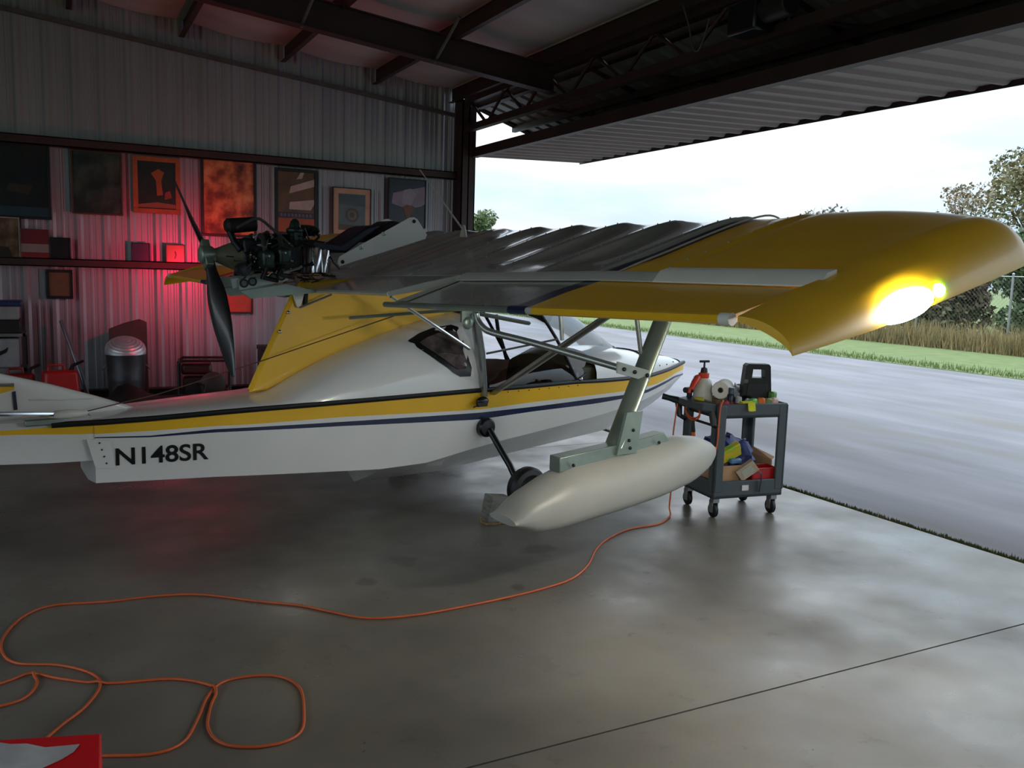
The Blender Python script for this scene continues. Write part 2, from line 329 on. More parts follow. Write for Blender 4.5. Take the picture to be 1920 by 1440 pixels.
o = blades(22000, lambda: (random.uniform(21.9, 23.3), random.uniform(5, 48)), .15, .85, .02).build('dry_grass', mat('dry_grass', '87764f', .9, 0, .2, 3, col2='6a603f'), kind='stuff', norm=False, smooth=False); tag(o, 'tall straw-coloured dry grass along the chain link fence', 'grass')
# chain link fence
fb = WZ(1886, 655, 0); FX = fb.x; FH = 2.1
fen = thing('chain_link_fence', 'grey chain link fence with steel posts beyond the apron', 'fence', (FX, fb.y, 0)); m_galv = mat('galvanised_pipe', '9a9c9c', .4, .7)
for k in range(-3, 12): MB().tube([(0, k*3.0, -.1), (0, k*3.0, FH)], .035, 8).sphere((0, k*3.0, FH+.02), .04, 8, 4).build('fence_post', m_galv, fen)
MB().tube([(0, -9, FH-.05), (0, 33, FH-.05)], .02, 6).build('top_rail', m_galv, fen)
m = MB()
for k in range(-9*8, 33*8):
    for s in (1, -1):
        y = k/8; ya, yb = y, y+s*(FH-.1)
        if -9 <= yb <= 33: m.tube([(0, ya, .02), (0, yb, FH-.08)], .002, 3, cap=False)
m.build('wire_mesh', m_galv, fen, kind='stuff', norm=False)
# trees and brush
def leaves(m, c, rr, n, sz, mi=0):
    for i in range(n):
        while True:
            d = Vector((random.uniform(-1, 1), random.uniform(-1, 1), random.uniform(-1, 1)))
            if .15 < d.length < 1: break
        if random.random() < .6: d = d*(.75+.25*random.random())/d.length*random.uniform(.8, 1.02)
        p = Vector(c)+Vector((d.x*rr[0], d.y*rr[1], d.z*rr[2])); a = Vector((random.gauss(0, 1), random.gauss(0, 1), random.gauss(0, 1))).normalized(); b = a.cross(Vector((random.gauss(0, 1), random.gauss(0, 1), random.gauss(0, 1)))).normalized(); s = sz*random.uniform(.6, 1.4)
        m.add([p-a*s, p-b*s*.5, p+a*s, p+b*s*.5], [(0, 1, 2, 3)], mi)
def tree(name, label, at, h, spread, cols, n, lsz, blobs, cat='tree', trunk=True, sparse=False):
    t = thing(name, label, cat, at); lm = mat('leaf_'+cols[0], cols[0], .8, 0, .2, 1.5, col2=cols[1]); bmk = mat('bark', '4a4038', .9, 0, .2, 8)
    m = MB(); tk = MB()
    if trunk: tk.tube([(0, 0, -.15), (.05*h*.1, 0, h*.35), (0, .03*h, h*.62)], [.035*h*.6, .025*h*.6, .012*h*.6], 8)
    for i in range(blobs):
        a = 2*pi*i/blobs+random.uniform(-.4, .4); d = spread*random.uniform(.15, .7) if i else 0; z = h*random.uniform(.5, .85) if trunk else h*random.uniform(.28, .7)
        if i == 0: z = h*.78
        if not trunk: d = min(d, spread*.5); z = h*random.choice((.2, .35, .5, .68, .78))
        c = Vector((cos(a)*d, sin(a)*d, z)); r = spread*random.uniform(.35, .55)*(.75 if sparse else 1)
        if trunk or sparse: tk.tube([(0, 0, h*.3), c*.6+Vector((0, 0, h*.12)), c], [.012*h*.6, .008*h*.6, .003*h], 5)
        leaves(m, c, (r, r, min(r*(.8 if trunk else .9), (h-z) if i else h*.22)), n//blobs, lsz)
        if sparse:
            for q in range(5):
                e2 = c+Vector((random.gauss(0, 1), random.gauss(0, 1), random.uniform(.2, 1.2))).normalized()*r; tk.tube([c, e2], [.002*h, .001*h], 3)
    if not trunk: tk.tube([(0, 0, -.1), (.02, 0, h*.3), (.05, .03, h*.6)], [.05, .04, .01], 6)
    if tk.v: tk.build('trunk', bmk, t)
    m.build('foliage', lm, t, kind='stuff', norm=False, smooth=False); return t
def gp(px, py, D):        # ground point in the direction of a pixel, D metres away
    d = ray(px, py); d = Vector((d.x, d.y, 0)).normalized()*D; return Vector((d.x, d.y, -.14))
tree('round_tree', 'leafy green tree with a full round crown far beyond the corner column', gp(900, 500, 90), 8.6, 2.6, ('66764e', '4c5a3a'), 2600, .2, 9)
tree('small_tree', 'small olive green tree beside the far full-crowned tree', gp(960, 500, 95), 6.4, 1.7, ('6d7754', '525c42'), 1200, .2, 6)
tree('bare_tree', 'brownish thinly leaved tree behind the wing, far across the field', gp(1012, 500, 88), 7.2, 2.0, ('8a8172', '6d6a58'), 800, .2, 7, sparse=True)
tree('wispy_tree', 'wispy nearly bare tree poking above the middle of the wing', gp(1328, 500, 60), 6.6, 1.5, ('7a786e', '5d5d55'), 260, .13, 6, sparse=True)
tree('twiggy_tree', 'nearly bare twiggy tree poking above the blue wing stripe', gp(1538, 500, 50), 6.6, 1.6, ('6f6c66', '55544e'), 300, .12, 6, sparse=True)
tree('thin_tree', 'thin brown leaved tree beside the big tree beyond the fence', gp(1795, 500, 43), 6.8, 2.2, ('86755a', '6a6350'), 1100, .09, 8, sparse=True)
tree('low_thin_tree', 'low pale twiggy tree behind the yellow wing tip', gp(1665, 500, 44), 5.6, 1.5, ('86806e', '6b6656'), 380, .09, 6, sparse=True)
tree('big_tree', 'big bushy green and brown tree rising above the fence', gp(1955, 500, 49), 9.8, 3.6, ('5f6140', '6f5f3f'), 6500, .12, 12)
brush = [(9.6, 4.4, '45523a', '5d5f40', 'dark green bush behind the fence at the end nearest the hangar'), (12.9, 4.3, '5d5a3c', '475539', 'tall olive bush behind the fence under the big tree'), (16.2, 4.2, '48583a', '57633f', 'deep green bush behind the fence beside a reddish one'),
         (19.5, 3.8, '6a5444', '4c5838', 'reddish brown bush behind the fence'), (22.8, 3.4, '4d5a38', '6b4f40', 'mixed green and rust bush behind the fence past the reddish one'), (26.1, 3.0, '68704a', '58603f', 'pale green low bush behind the fence'), (29.4, 2.1, '66704a', '5a5a3e', 'small round olive bush far along the fence'), (32.7, 2.1, '60693f', '545a3c', 'dull green bush at the far end of the fence')]
for yb, h, c1, c2, lb in brush: tree('bush', lb, (FX+2.6, yb, -.14), h, 1.62, (c1, c2), 7500, .10, 16, 'bush', trunk=False)
for k, (c1, c2, lb) in enumerate((('5c5a3e', '4a5038', 'tall olive brown bush in the back row behind a tall olive bush'), ('4a5538', '5a5a40', 'tall dark green bush in the back row behind a deep green one'), ('6a5a44', '55583c', 'tall brown bush in the back row behind the reddish brown bush'), ('586040', '4a5238', 'grey green bush in the back row behind a rust mixed one'))):
    tree('bush', lb, (FX+6.2, 14.4+3.3*k, -.14), 4.6-.25*k, 1.5, (c1, c2), 7000, .11, 16, 'bush', trunk=False)
# ================================================================== AIRPLANE
air = thing('amphibious_airplane', 'white and yellow high-wing amphibious flying boat airplane with pusher engine, parked in the hangar', 'airplane', AO, PHI)
m_white = mat('white_gelcoat', 'e8e6e2', .22, 0, .03, 2, coat=.6); m_yel = mat('yellow_paint', 'f6be1c', .38, 0, .05, 3, coat=.15); m_navy = mat('navy_paint', '14224a', .3, 0, .1, 4, coat=.3)
m_blk = mat('black_rubber', '0d0d10', .5, 0, .2, 8); m_blkp = mat('black_paint', '101114', .3, 0, .1, 8); m_alu = mat('aluminium_tube', 'a5a9a6', .3, .85, .06, 10); m_alug = mat('zinc_aluminium', '93a096', .38, .7, .12, 6)
m_fab = mat('grey_wing_fabric', 'a6a8a0', .24, .0, .08, 5, coat=.7); m_seal = mat('pale_grey_tape', 'b9b9b2', .4, 0, .05, 6); m_wht = mat('white_tape', 'e6e4dd', .4, 0, .04, 6); m_chrome = mat('chrome', 'd8d8dc', .12, 1, .05, 6)
WT = [(-3.6, .10), (-2.9, .15), (-2.05, .215), (-1.8, .25), (-1.1, .36), (-.4, .425), (.3, .455), (.9, .47), (1.9, .46), (2.4, .41), (2.8, .33), (3.1, .245), (3.3, .17), (3.45, .10), (3.56, .03), (3.6, .005)]
WT = smoothtab(WT, 5)
def hw(x): return interp(WT, x)
def hull(px, py, k=1.0):
    r = .4
    for i in range(12): x, _, z = AR(px, py, r); r = .5*r+.5*hw(x)*k
    return (x, z)
def row(pts, k=1.0): t = sorted(hull(px, py, k) for px, py in pts); return t
rG = row([(0, 808), (100, 799), (200, 793), (280, 787), (400, 776), (480, 769), (640, 756), (890, 734), (1000, 725), (1082, 717), (1125, 715), (1184, 710), (1219, 705), (1250, 695), (1278, 682)])
rYB = row([(0, 816), (160, 815), (280, 808), (400, 799), (480, 795), (640, 782), (900, 768), (1000, 754), (1120, 740), (1170, 734), (1230, 721), (1272, 697)])
rNT = row([(0, 821), (165, 820), (280, 817), (400, 805), (640, 791), (900, 774), (1000, 763), (1120, 747), (1170, 741), (1215, 731), (1266, 705)])
rNB = row([(0, 822), (165, 822), (280, 820), (400, 811), (640, 799), (900, 787), (1000, 772), (1120, 757), (1170, 748), (1215, 737), (1268, 708)])
rCH = row([(180, 905), (400, 893), (640, 882), (712, 879), (800, 868), (870, 848), (940, 828), (1120, 781), (1200, 755), (1250, 728), (1277, 700)], .95)
rK = sorted((AR(px, py, 0.04)[0], AR(px, py, .04)[2]) for px, py in [(832, 884), (964, 850), (1136, 808), (1193, 781), (1231, 755), (1270, 723), (1280, 695)])
xB = AR(180, 905, .25)[0]; xStep = AR(712, 879, .44)[0]; xBow = 3.57
def zG(x): return interp(rG, x)
def chf(x): return lerp(1.0, .9, min(1, max(0, x+.2)))
def zC(x): return interp(rCH, x)
def zK(x): return min(interp(rK, x), zC(x)-.02) if x > xStep else zC(x)-.03
def side(x, z): t = min(1, max(0, (zG(x)-z)/max(.01, zG(x)-zC(x)))); return hw(x)*lerp(1, chf(x), t*t)
xs = sorted(set([lerp(xB, xBow, k/70) for k in range(71)]))
secs = []
for x in xs:
    g = zG(x); zz = [g, interp(rYB, x), interp(rNT, x), interp(rNB, x), zC(x)]
    for i in range(1, 5): zz[i] = min(zz[i], zz[i-1]-.002)
    hf = [(side(x, z), z) for z in zz]; sec = [loc((x, r, z)) for r, z in hf]
    k = min(zK(x), zz[-1]-.004); sec += [loc((x, hf[-1][0]*.5, lerp(k, zz[-1], .45))), loc((x, 0, k)), loc((x, -hf[-1][0]*.5, lerp(k, zz[-1], .45)))]
    sec += [loc((x, -r, z)) for r, z in reversed(hf)]; secs.append(sec)
m = MB(); rm = [1, 0, 2, 0, 0, 0, 0, 0, 0, 2, 0, 1, 0]
m.loft(secs, closed=False, rowmi=rm); m.add(secs[0], [tuple(range(len(secs[0])))]); hullo = m.build('hull', [m_white, m_yel, m_navy], air, ang=28)
# black gunwale strip each side
for s in (1, -1):
    MB().tube([loc((x, s*(hw(x)+.003), zG(x)+.006)) for x in [lerp(-2.02, 3.55, k/60) for k in range(61)]], .018, 8, flat=1.0).build('gunwale_strip', m_blk, air)
# hull step and belly blocks
sx0, sx1 = xStep, xStep+.55
m = MB(); zb0 = zC(sx0)
m.loft([[loc((x, r, z)) for r, z in ((side(x, zC(x))-.01, zC(x)+.02), (.30, zC(x)-d), (-.30, zC(x)-d), (-side(x, zC(x))+.01, zC(x)+.02))] for x, d in ((sx0, .02), (sx0+.08, .055), (sx0+.3, .05), (sx1, .09), (sx1+.05, .10))]); m.build('planing_step', m_white, air, ang=20)
# tail boom behind the joint
tx = [lerp(-3.5, xB+.05, k/12) for k in range(13)]; ztop0 = AR(0, 795, .2)[2]
secs = []
zbot = AR(100, 871, .24)
for x in tx:
    wd = hw(x)*.97; g = zG(max(x, -2.25))+max(0, -2.25-x)*.02; zz = [g+.03, g-.005, interp(rYB, x), interp(rNB, x), zbot[2]+max(0, (-2.0-x))*.05]
    if x < -2.25: zz[2] = g-.03; zz[3] = g-.05
    hf = [(wd*.8, zz[0]), (wd, zz[1]), (wd, zz[2]), (wd, zz[3]), (wd*.96, zz[4])]
    secs.append([loc((x, r, z)) for r, z in hf]+[loc((x, -r, z)) for r, z in reversed(hf)])
m = MB(); m.loft(secs, rowmi=[0, 1, 0, 0, 0, 0, 0, 1, 0, 0]); m.build('tail_boom', [m_white, m_yel], air, ang=25)
# joint flange with bolts
m = MB(); a = AR(168, 822, hw(xB)); b = AR(182, 880, hw(xB)); 
m.prism([loc((a[0]-.02, hw(xB)+.008, a[2])), loc((a[0]+.11, hw(xB)+.02, a[2]-.02)), loc((b[0]+.10, hw(xB)+.02, b[2])), loc((b[0]-.01, hw(xB)+.008, b[2]+.01))], (0, -.006, 0)); fl_ = m.build('joint_plate', m_white, air)
for k in range(4): MB().sphere(loc((lerp(a[0], b[0], k/3)+.05, hw(xB)+.024, lerp(a[2], b[2], .15+.22*k))), .006, 6, 4).build('bolt', m_blk, fl_)
# registration letters
cu = bpy.data.curves.new('reg', 'FONT'); cu.body = 'N148SR'; cu.size = 1; cu.offset = .018; to = bpy.data.objects.new('reg', cu); COL.objects.link(to)
bpy.context.view_layer.update(); dg = bpy.context.evaluated_depsgraph_get(); tm = bpy.data.meshes.new_from_object(to.evaluated_get(dg)); bpy.data.objects.remove(to)
tb = bmesh.new(); tb.from_mesh(tm); bmesh.ops.triangulate(tb, faces=tb.faces); bmesh.ops.subdivide_edges(tb, edges=[e for e in tb.edges if e.calc_length() > .25], cuts=2, use_grid_fill=True)
bmesh.ops.triangulate(tb, faces=tb.faces)
lx = [v.co.x for v in tb.verts]; lmx, lmn = max(lx), min(lx); ly = [v.co.y for v in tb.verts]; lym = max(ly)
p0 = hull(217, 872); p1 = hull(391, 860); hgt = hull(300, 835)[1]-hull(300, 866)[1]
verts = []; 
for v in tb.verts:
    u = (v.co.x-lmn)/(lmx-lmn); x = lerp(p0[0], p1[0], u); z = lerp(p0[1], p1[1], u)+v.co.y/lym*hgt
    verts.append(loc((x, side(x, z)+.004, z)))
m = MB(); m.add(verts, [tuple(vv.index for vv in f.verts) for f in tb.faces]); tb.verts.index_update(); m.build('registration_lettering', m_blkp, air, norm=False, smooth=False, label='black registration letters N148SR')
tb.free()
# aft deck and turtle deck
rR = sorted((AR(px, py, 0)[0], AR(px, py, 0)[2]) for px, py in [(180, 771), (255, 762), (330, 753), (400, 745), (470, 737), (499, 731), (530, 713), (567, 691), (634, 657), (725, 620), (790, 598), (822, 589), (856, 583)])
rR = smoothtab(rR, 3); xDF = .90
def zR(x): return interp(rR, x)
def deck(x, th, n=.82): return (x, hw(x)*cos(th)**n, zG(x)+(max(zR(x), zG(x)+.012)-zG(x))*sin(th)**n)
secs = []
for k in range(46):
    x = lerp(xB, xDF, k/45); ths = [pi/2*j/9 for j in range(10)]
    pts = [deck(x, t) for t in ths]; secs.append([loc(p) for p in pts]+[loc((p[0], -p[1], p[2])) for p in reversed(pts[:-1])])
MB().loft(secs, closed=False).build('turtle_deck', m_white, air, ang=50)
MB().tube([loc(deck(xDF+.005, pi/2*j/12)) for j in range(13)]+[loc((xDF+.005, -deck(xDF, pi/2*j/12)[1], deck(xDF, pi/2*j/12)[2])) for j in range(11, -1, -1)], .012, 8).build('deck_edge_trim', m_blk, air)
MB().add([v+Vector((-.02, 0, 0)) for v in secs[-1]], [tuple(range(len(secs[-1])))]).build('rear_bulkhead', mat('dark_lining', '2c2624', .8), air)
# quarter window on the deck side
def ondeck(px, py, off=.004):
    o = None; d = ray(px, py)
    best = None
    for k in range(400):
        t = lerp(6.0, 8.6, k/399); a = toA(CP+d*t)
        if a[0] > xDF or a[1] < 0: continue
        zr = max(zR(a[0]), zG(a[0])+.012); s = (max(0, a[1])/hw(a[0]))**(1/.41)+(max(0, a[2]-zG(a[0]))/(zr-zG(a[0])))**(1/.41)
        if s <= 1: best = a; break
    if best is None: best = AR(px, py, .4)
    q = loc(best); return q+(Vector((0, -1, .35)).normalized())*off
TOPE = [(765, 638), (785, 625), (810, 615), (845, 609), (858, 613), (868, 640), (878, 672), (884, 690)]; BOTE = [(765, 640), (785, 654), (805, 667), (825, 681), (838, 690), (850, 700), (862, 707), (882, 706)]
def patch(top, bot, off, nr=5):
    m = MB(); secs = []
    for i in range(nr+1): secs.append([ondeck(lerp(a[0], b[0], i/nr), lerp(a[1], b[1], i/nr), off) for a, b in zip(top, bot)])
    return m.loft(secs, closed=False)
wn = patch(TOPE, BOTE, .006).build('quarter_window', m_blkp, air, norm=False)
cx_, cy_ = 836, 657
shr = lambda L: [(lerp(cx_, x, .74)+3, lerp(cy_, y, .74)-1) for x, y in L]
patch(shr(TOPE), shr(BOTE), .010).build('pane', mat('smoked_pane', '6a5a58', .08, 0, .5, 9, col2='2a2424', coat=1), wn, norm=False)
# yellow centre pylon fin under the wing
fin = [AR(px, py, 0) for px, py in [(466, 736), (499, 731), (530, 715), (567, 693), (634, 660), (725, 624), (822, 594), (850, 590)]]+[AR(870, 530, 0), AR(700, 520, 0), AR(562, 528, 0), AR(548, 556, 0)]
MB().prism([loc((p[0], .022, p[2])) for p in fin], (0, .044, 0)).build('pylon_fin', m_yel, air, bevel=.012)
m = MB(); a = AR(552, 556, .03); b = AR(472, 732, .03); m.tube([loc((a[0], 0, a[2])), loc((b[0], 0, b[2]))], .02, 8); m.build('pylon_trailing_edge', m_yel, air)
for px, py in ((525, 622), (541, 586)): MB().sphere(loc(AR(px, py, .035)), .014, 8, 5).build('fastener', m_chrome, air)
# tail: dorsal fin, rudder, stabiliser, strut
df = [AR(255, 764, 0), AR(180, 742, 0), AR(90, 719, 0), AR(0, 700, 0)]
poly = [df[0], df[1], df[2], df[3], (-2.55, 0, 1.25), (-2.9, 0, 1.55), (-3.25, 0, 1.62), (-3.42, 0, .8), (-1.6, 0, .76)]
MB().prism([loc((p[0], .03, p[2])) for p in poly], (0, .06, 0)).build('tail_fin', m_white, air, bevel=.02, seg=3)
MB().prism([loc((p[0], .022, p[2])) for p in [(-3.27, 0, 1.60), (-3.44, 0, .78), (-3.85, 0, .70), (-3.75, 0, 1.5), (-3.55, 0, 1.62)]], (0, .044, 0)).build('rudder', m_yel, air, bevel=.012)
for s in (1, -1):
    st = [(-2.30, .03), (-2.38, .5), (-2.65, 1.2), (-3.15, 1.25), (-3.2, .06)]
    MB().prism([loc((x, s*r, 1.0)) for x, r in st], (0, 0, .035)).build('stabiliser', m_white, air, bevel=.012)
    MB().prism([loc((x, s*r, 1.004)) for x, r in [(-3.16, 1.25), (-3.21, .08), (-3.55, .1), (-3.5, 1.15)]], (0, 0, .025)).build('elevator', m_yel, air, bevel=.01)
    a = AR(100, 778, .27); MB().tube([loc((a[0], s*.25, a[2])), loc((-2.7, s*1.0, 1.0))], .014, 8).build('stabiliser_strut', m_chrome, air)
    fr_ = [loc((x, s*(.24+.0), z)) for x, z in ((AR(100, 778, .26)[0], .84), (AR(125, 772, .26)[0], .865), (AR(152, 778, .26)[0], .845))]
    m = MB(); m.sphere(loc((AR(127, 777, .25)[0], s*.235, AR(127, 777, .25)[2])), (.12, .03, .028), 12, 8); m.build('strut_fairing', m_wht, air)
# yellow flash and slot on the tail fin, fold lines
MB().prism([loc((AR(px, py, .034)[0], .034, AR(px, py, .034)[2])) for px, py in [(-30, 748), (-30, 728), (27, 724), (27, 730)]], (0, -.004, 0)).build('tail_flash', m_yel, air)
MB().prism([loc((AR(px, py, .034)[0], .034, AR(px, py, .034)[2])) for px, py in [(23, 735), (29, 733), (33, 768), (26, 769)]], (0, -.006, 0)).build('fin_slot', m_navy, air)
MB().tube([loc(AR(-20, 722, .045)), loc(AR(26, 722, .045))], .012, 8).build('fin_tube', m_chrome, air)
MB().tube([loc(AR(55, 750, .036)), loc(AR(110, 750, .036)), loc(AR(176, 747, .034))], .004, 5).build('fin_bead', m_wht, air)
m = MB(); m.box(loc((-2.05, .205, .79)), (.22, .05, .04)); m.build('strut_bracket', m_alug, air, bevel=.008)
m = MB(); m.tube([loc((-3.3, 0, .55)), loc((-3.5, 0, .12))], .018, 8); m.lathe([(.02, -.02), (.075, -.02), (.085, 0), (.075, .02), (.02, .02)], loc((-3.52, 0, .085)), (0, 1, 0), 18); m.build('tail_wheel', m_blk, air)
# nose deck
rN = sorted((AR(px, py, 0)[0], AR(px, py, 0)[2]) for px, py in [(1125, 648), (1150, 653), (1175, 655), (1200, 658), (1240, 666), (1265, 675), (1279, 683)])
xN0 = 2.06
def noz(x, th): return (x, hw(x)*cos(th)**.75, zG(x)+(max(interp(rN, x), zG(x)+.006)-zG(x))*sin(th)**.75)
secs = []
for k in range(26):
    x = lerp(xN0, 3.575, k/25); pts = [noz(x, pi/2*j/8) for j in range(9)]; secs.append([loc(p) for p in pts]+[loc((p[0], -p[1], p[2])) for p in reversed(pts[:-1])])
MB().loft(secs, closed=False).build('nose_deck', m_white, air, ang=40)
for xa, rr in ((2.78, .008), (3.42, .006)): MB().tube([loc((xa, s*noz(xa, pi/2*j/10)[1], noz(xa, pi/2*j/10)[2]+.003)) for s, js in ((1, range(11)), (-1, range(10, -1, -1))) for j in js], rr, 6).build('nose_seam', m_blk, air)
# yellow hatch mark on the nose
def onnose(px, py, off=.004):
    d = ray(px, py)
    for k in range(500):
        a = toA(CP+d*lerp(6.3, 9.0, k/499))
        if a[0] < xN0 or a[0] > 3.57: continue
        if abs(a[1]) < hw(a[0]) and a[2] <= noz(a[0], math.acos(min(1, max(0, abs(a[1])/hw(a[0])))**(1/.75)))[2]: return loc(a)+Vector((0, 0, off))
    return loc(AR(px, py, .0))
cpt = onnose(1203, 682); m = MB(); rng = []
for q in range(3):
    for k in range(24): t = 2*pi*k/24; x = 3.02+.26*(1-q*.45)*cos(t); r = .02+.10*(1-q*.45)*sin(t); rng.append(loc((x, r, noz(x, math.acos(min(.99, max(0, abs(r)/hw(x)))**(1/.75)))[2]+.005)))
m.add(rng, [(q*24+k, q*24+(k+1) % 24, (q+1)*24+(k+1) % 24, (q+1)*24+k) for q in range(2) for k in range(24)]+[tuple(48+k for k in range(24))]); m.build('nose_hatch', m_yel, air, ang=60)
for px, py in ((1225, 690), (1237, 686), (1250, 684), (1262, 679)): MB().sphere(onnose(px, py, .003), .007, 6, 4).build('nose_screw', m_blk, air)
# cockpit interior
m_int = mat('brown_lining', '7d655e', .4, 0, .25, 3, coat=.4)
for s in (1, -1):
    m = MB(); m.loft([[loc((x, s*(hw(x)-.015), zG(x)+.01)), loc((x, s*(hw(x)*.9), zG(x)-.26)), loc((x, s*(hw(x)*.86), zG(x)-.26)), loc((x, s*(hw(x)-.09), zG(x)+(.13 if s < 0 else .0)*sin(pi*min(1, max(0, (x-.75)/1.4)))+.005))] for x in [lerp(xDF, 2.1, k/12) for k in range(13)]]); m.build('side_lining', m_int, air)
MB().prism([loc((x, .33, .52)) for x in (xDF, 1.95)]+[loc((x, -.33, .52)) for x in (1.95, xDF)], (0, 0, -.02)).build('cockpit_floor', mat('dark_lining', '2c2624', .8), air)
m_seat = mat('black_seat', '1b1a1c', .6)
for s in (.21, -.21):
    m = MB(); m.box(loc((1.22, s, .60)), (.42, .34, .12)); m.box(loc((1.0, s, .78)), (.10, .34, .34), Matrix.Rotation(radians(-14), 3, 'Y')); m.build('seat', m_seat, air, bevel=.04, seg=3)
# dashboard cowl
pts = []
secs = []
for x, h in ((1.72, .02), (1.74, .2), (1.85, .26), (2.1, .24), (2.4, .12)):
    secs.append([loc((x, r*(hw(x)-.05), zG(x)+h*(1-.55*abs(r)**2.2))) for r in (-1, -.8, -.5, -.2, 0, .2, .5, .8, 1)]+[loc((x, r*(hw(x)-.05), zG(x)-.12)) for r in (1, -1)])
MB().loft(secs).build('instrument_cowl', mat('olive_vinyl', '4a4528', .5, 0, .15, 5), air, ang=40)
# windscreen: clear shell with black edge trim
m_gl = glass('windscreen_acrylic', (.94, .96, .98), .6)
def wsb(u):   # base curve, u -1..1
    a = abs(u); x = 2.62-.78*a**2.0; return Vector((x, u*(hw(x)-.012), lerp(interp(rN, x)+.012, zG(x)+.012, a**2.2)))
def wst(u): a = abs(u); return Vector((1.22-.06*a*a, u*.36, 1.80-.05*a*a))
secs = []
for j in range(11):
    t = j/10; secs.append([loc((lambda b, q: (lerp(b.x, q.x, t)+.03*sin(pi*t), lerp(b.y, q.y, t)*(1+.08*sin(pi*t)), lerp(b.z, q.z, t)+.02*sin(pi*t)))(wsb(u), wst(u))) for u in [k/10 for k in range(-10, 11)]])
MB().loft(secs, closed=False).build('windscreen', m_gl, air, ang=60)
MB().tube(secs[0], .010, 6).build('windscreen_base_trim', m_blk, air)
for k in (0, 20): MB().tube([s[k] for s in secs], .014, 8).build('windscreen_frame', m_blk, air)
# clear door panel with sill rail
sl = [loc((x, hw(x)+.006, zG(x)+.012)) for x in [lerp(1.0, 1.86, k/8) for k in range(9)]]
MB().tube(sl, .011, 8).build('door_sill_rail', m_alu, air)
for k in range(9): x = lerp(1.02, 1.84, k/8); MB().sphere(loc((x, hw(x)+.004, zG(x)-.025)), .005, 6, 4).build('rivet', mat('dark_rivet', '5a3a1a', .5), air)
MB().sphere(loc((1.86, hw(1.86)+.012, zG(1.86)+.03)), .02, 10, 6).build('door_latch', m_chrome, air)
m = MB(); m.loft([[loc((x, hw(x)-.004-.05*t*t, zG(x)+.015+.16*t*sin(pi*min(1, max(.0, (x-.9)/1.05)))**.4)) for t in (0, .33, .66, 1)] for x in [lerp(.95, 1.86, k/10) for k in range(11)]], closed=False)
m.build('door_panel', glass('brown_door_acrylic', (.62, .52, .5), .5), air, ang=60)
# far canopy frame seen through the cabin
for P in ([(930, 590), (934, 620), (945, 655), (950, 676), (962, 680), (1000, 682)],): MB().tube([loc(AR(px, py, -.42)) for px, py in P], .017, 8).build('canopy_frame', m_blk, air)
# cabin post fairing, lift struts, braces
pt = [AR(878, 560, .49), AR(891, 597, .49), AR(900, 660, .49), AR(907, 742, .485)]
MB().tube([loc(p) for p in pt], [.05, .058, .062, .048], 14, flat=.4).build('cabin_post', m_alu, air)
m = MB(); a = AR(905, 752, .50); m.sphere(loc(a), (.055, .03, .035), 12, 8); m.box(loc((a[0]-.02, a[1]+.02, a[2]-.02)), (.09, .03, .035)); m.tube([loc((a[0]-.04, a[1]+.02, a[2]-.02)), loc((a[0]-.10, a[1]+.025, a[2]-.04))], .006, 5); m.build('step_fitting', m_blkp, air, bevel=.006)
a = AR(926, 736, .485); b = AR(1140, 592, 1.9); d = [(b[i]-a[i]) for i in range(3)]; e2 = tuple(b[i]+d[i]*.20 for i in range(3))
MB().tube([loc(a), loc(e2)], .030, 12, flat=.7).build('lift_strut', m_alu, air)
RF = 2.4
q0 = AR(1258, 560, RF-.05); q1 = AR(1150, 838, RF)
MB().tube([loc((q0[0]+.06, q0[1], q0[2]+.15)), loc(q0), loc(q1)], .068, 16, flat=.42).build('float_strut', m_alug, air)
bt = [AR(893, 588, 1.35), AR(896, 600, 1.36), AR(906, 614, 1.40), AR(925, 624, 1.46), AR(1000, 643, 1.70), AR(1100, 672, 2.03), AR(1172, 693, 2.28)]
MB().tube([loc(p) for p in smoothtab(bt, 3)], .021, 10).build('float_brace', m_alu, air)
m = MB(); a = AR(1160, 690, 2.30); b = AR(1218, 705, 2.45); m.prism([loc((a[0], a[1], a[2]+.035)), loc((b[0], b[1], b[2]+.03)), loc((b[0], b[1], b[2]-.035)), loc((a[0], a[1], a[2]-.03))], (0, .02, 0)); br = m.build('brace_plate', mat('pale_alloy', 'b9bcb6', .4, .5), air)
for t in (.15, .5, .9): MB().sphere(loc(tuple(lerp(a[i], b[i], t) for i in range(3)))+Vector((0, -.006, 0)), .012, 8, 5).build('bolt', m_blk, br)
for A, B, r_ in (((1050, 580), (1054, 638), 1.62), ((1193, 590), (1204, 680), 2.32)): MB().tube([loc(AR(*A, r_)), loc(AR(*B, r_))], .013, 8).build('jury_strut', m_alu, air)
MB().tube([loc(AR(912, 663, .45)), loc(AR(1045, 636, .6))], .009, 6).build('door_stay', m_alu, air)
MB().tube([loc(AR(733, 556, .55)), loc(AR(880, 654, .50))], .013, 8).build('flap_torque_rod', m_chrome, air)
a = AR(655, 596, .35); b = AR(868, 580, .5); MB().tube([loc(a), loc(b)], .018, 6, flat=.7).build('control_tube', m_alug, air)
m = MB(); a = AR(876, 588, 1.3); m.box(loc(a), (.09, .02, .11)); m.sphere(loc((a[0], a[1]+.01, a[2]-.06)), (.04, .012, .04), 10, 6); hb = m.build('flap_bracket', m_alug, air, bevel=.006)
MB().sphere(loc(AR(895, 584, 1.33)), .016, 10, 6).build('bolt', m_chrome, hb)
MB().tube([loc(AR(897, 588, 1.2)), loc(AR(990, 606, 1.15))], .03, 6, flat=.5).build('flap_pushrod', m_alug, air)
# rigging wire from wing to tail
MB().tube([loc(AR(740, 592, .3)), loc(AR(490, 677, .08)), loc(AR(300, 738, .05)), loc(AR(155, 773, .22))], .004, 5).build('rigging_wire', mat('rusty_wire', '5a3414', .6), air)
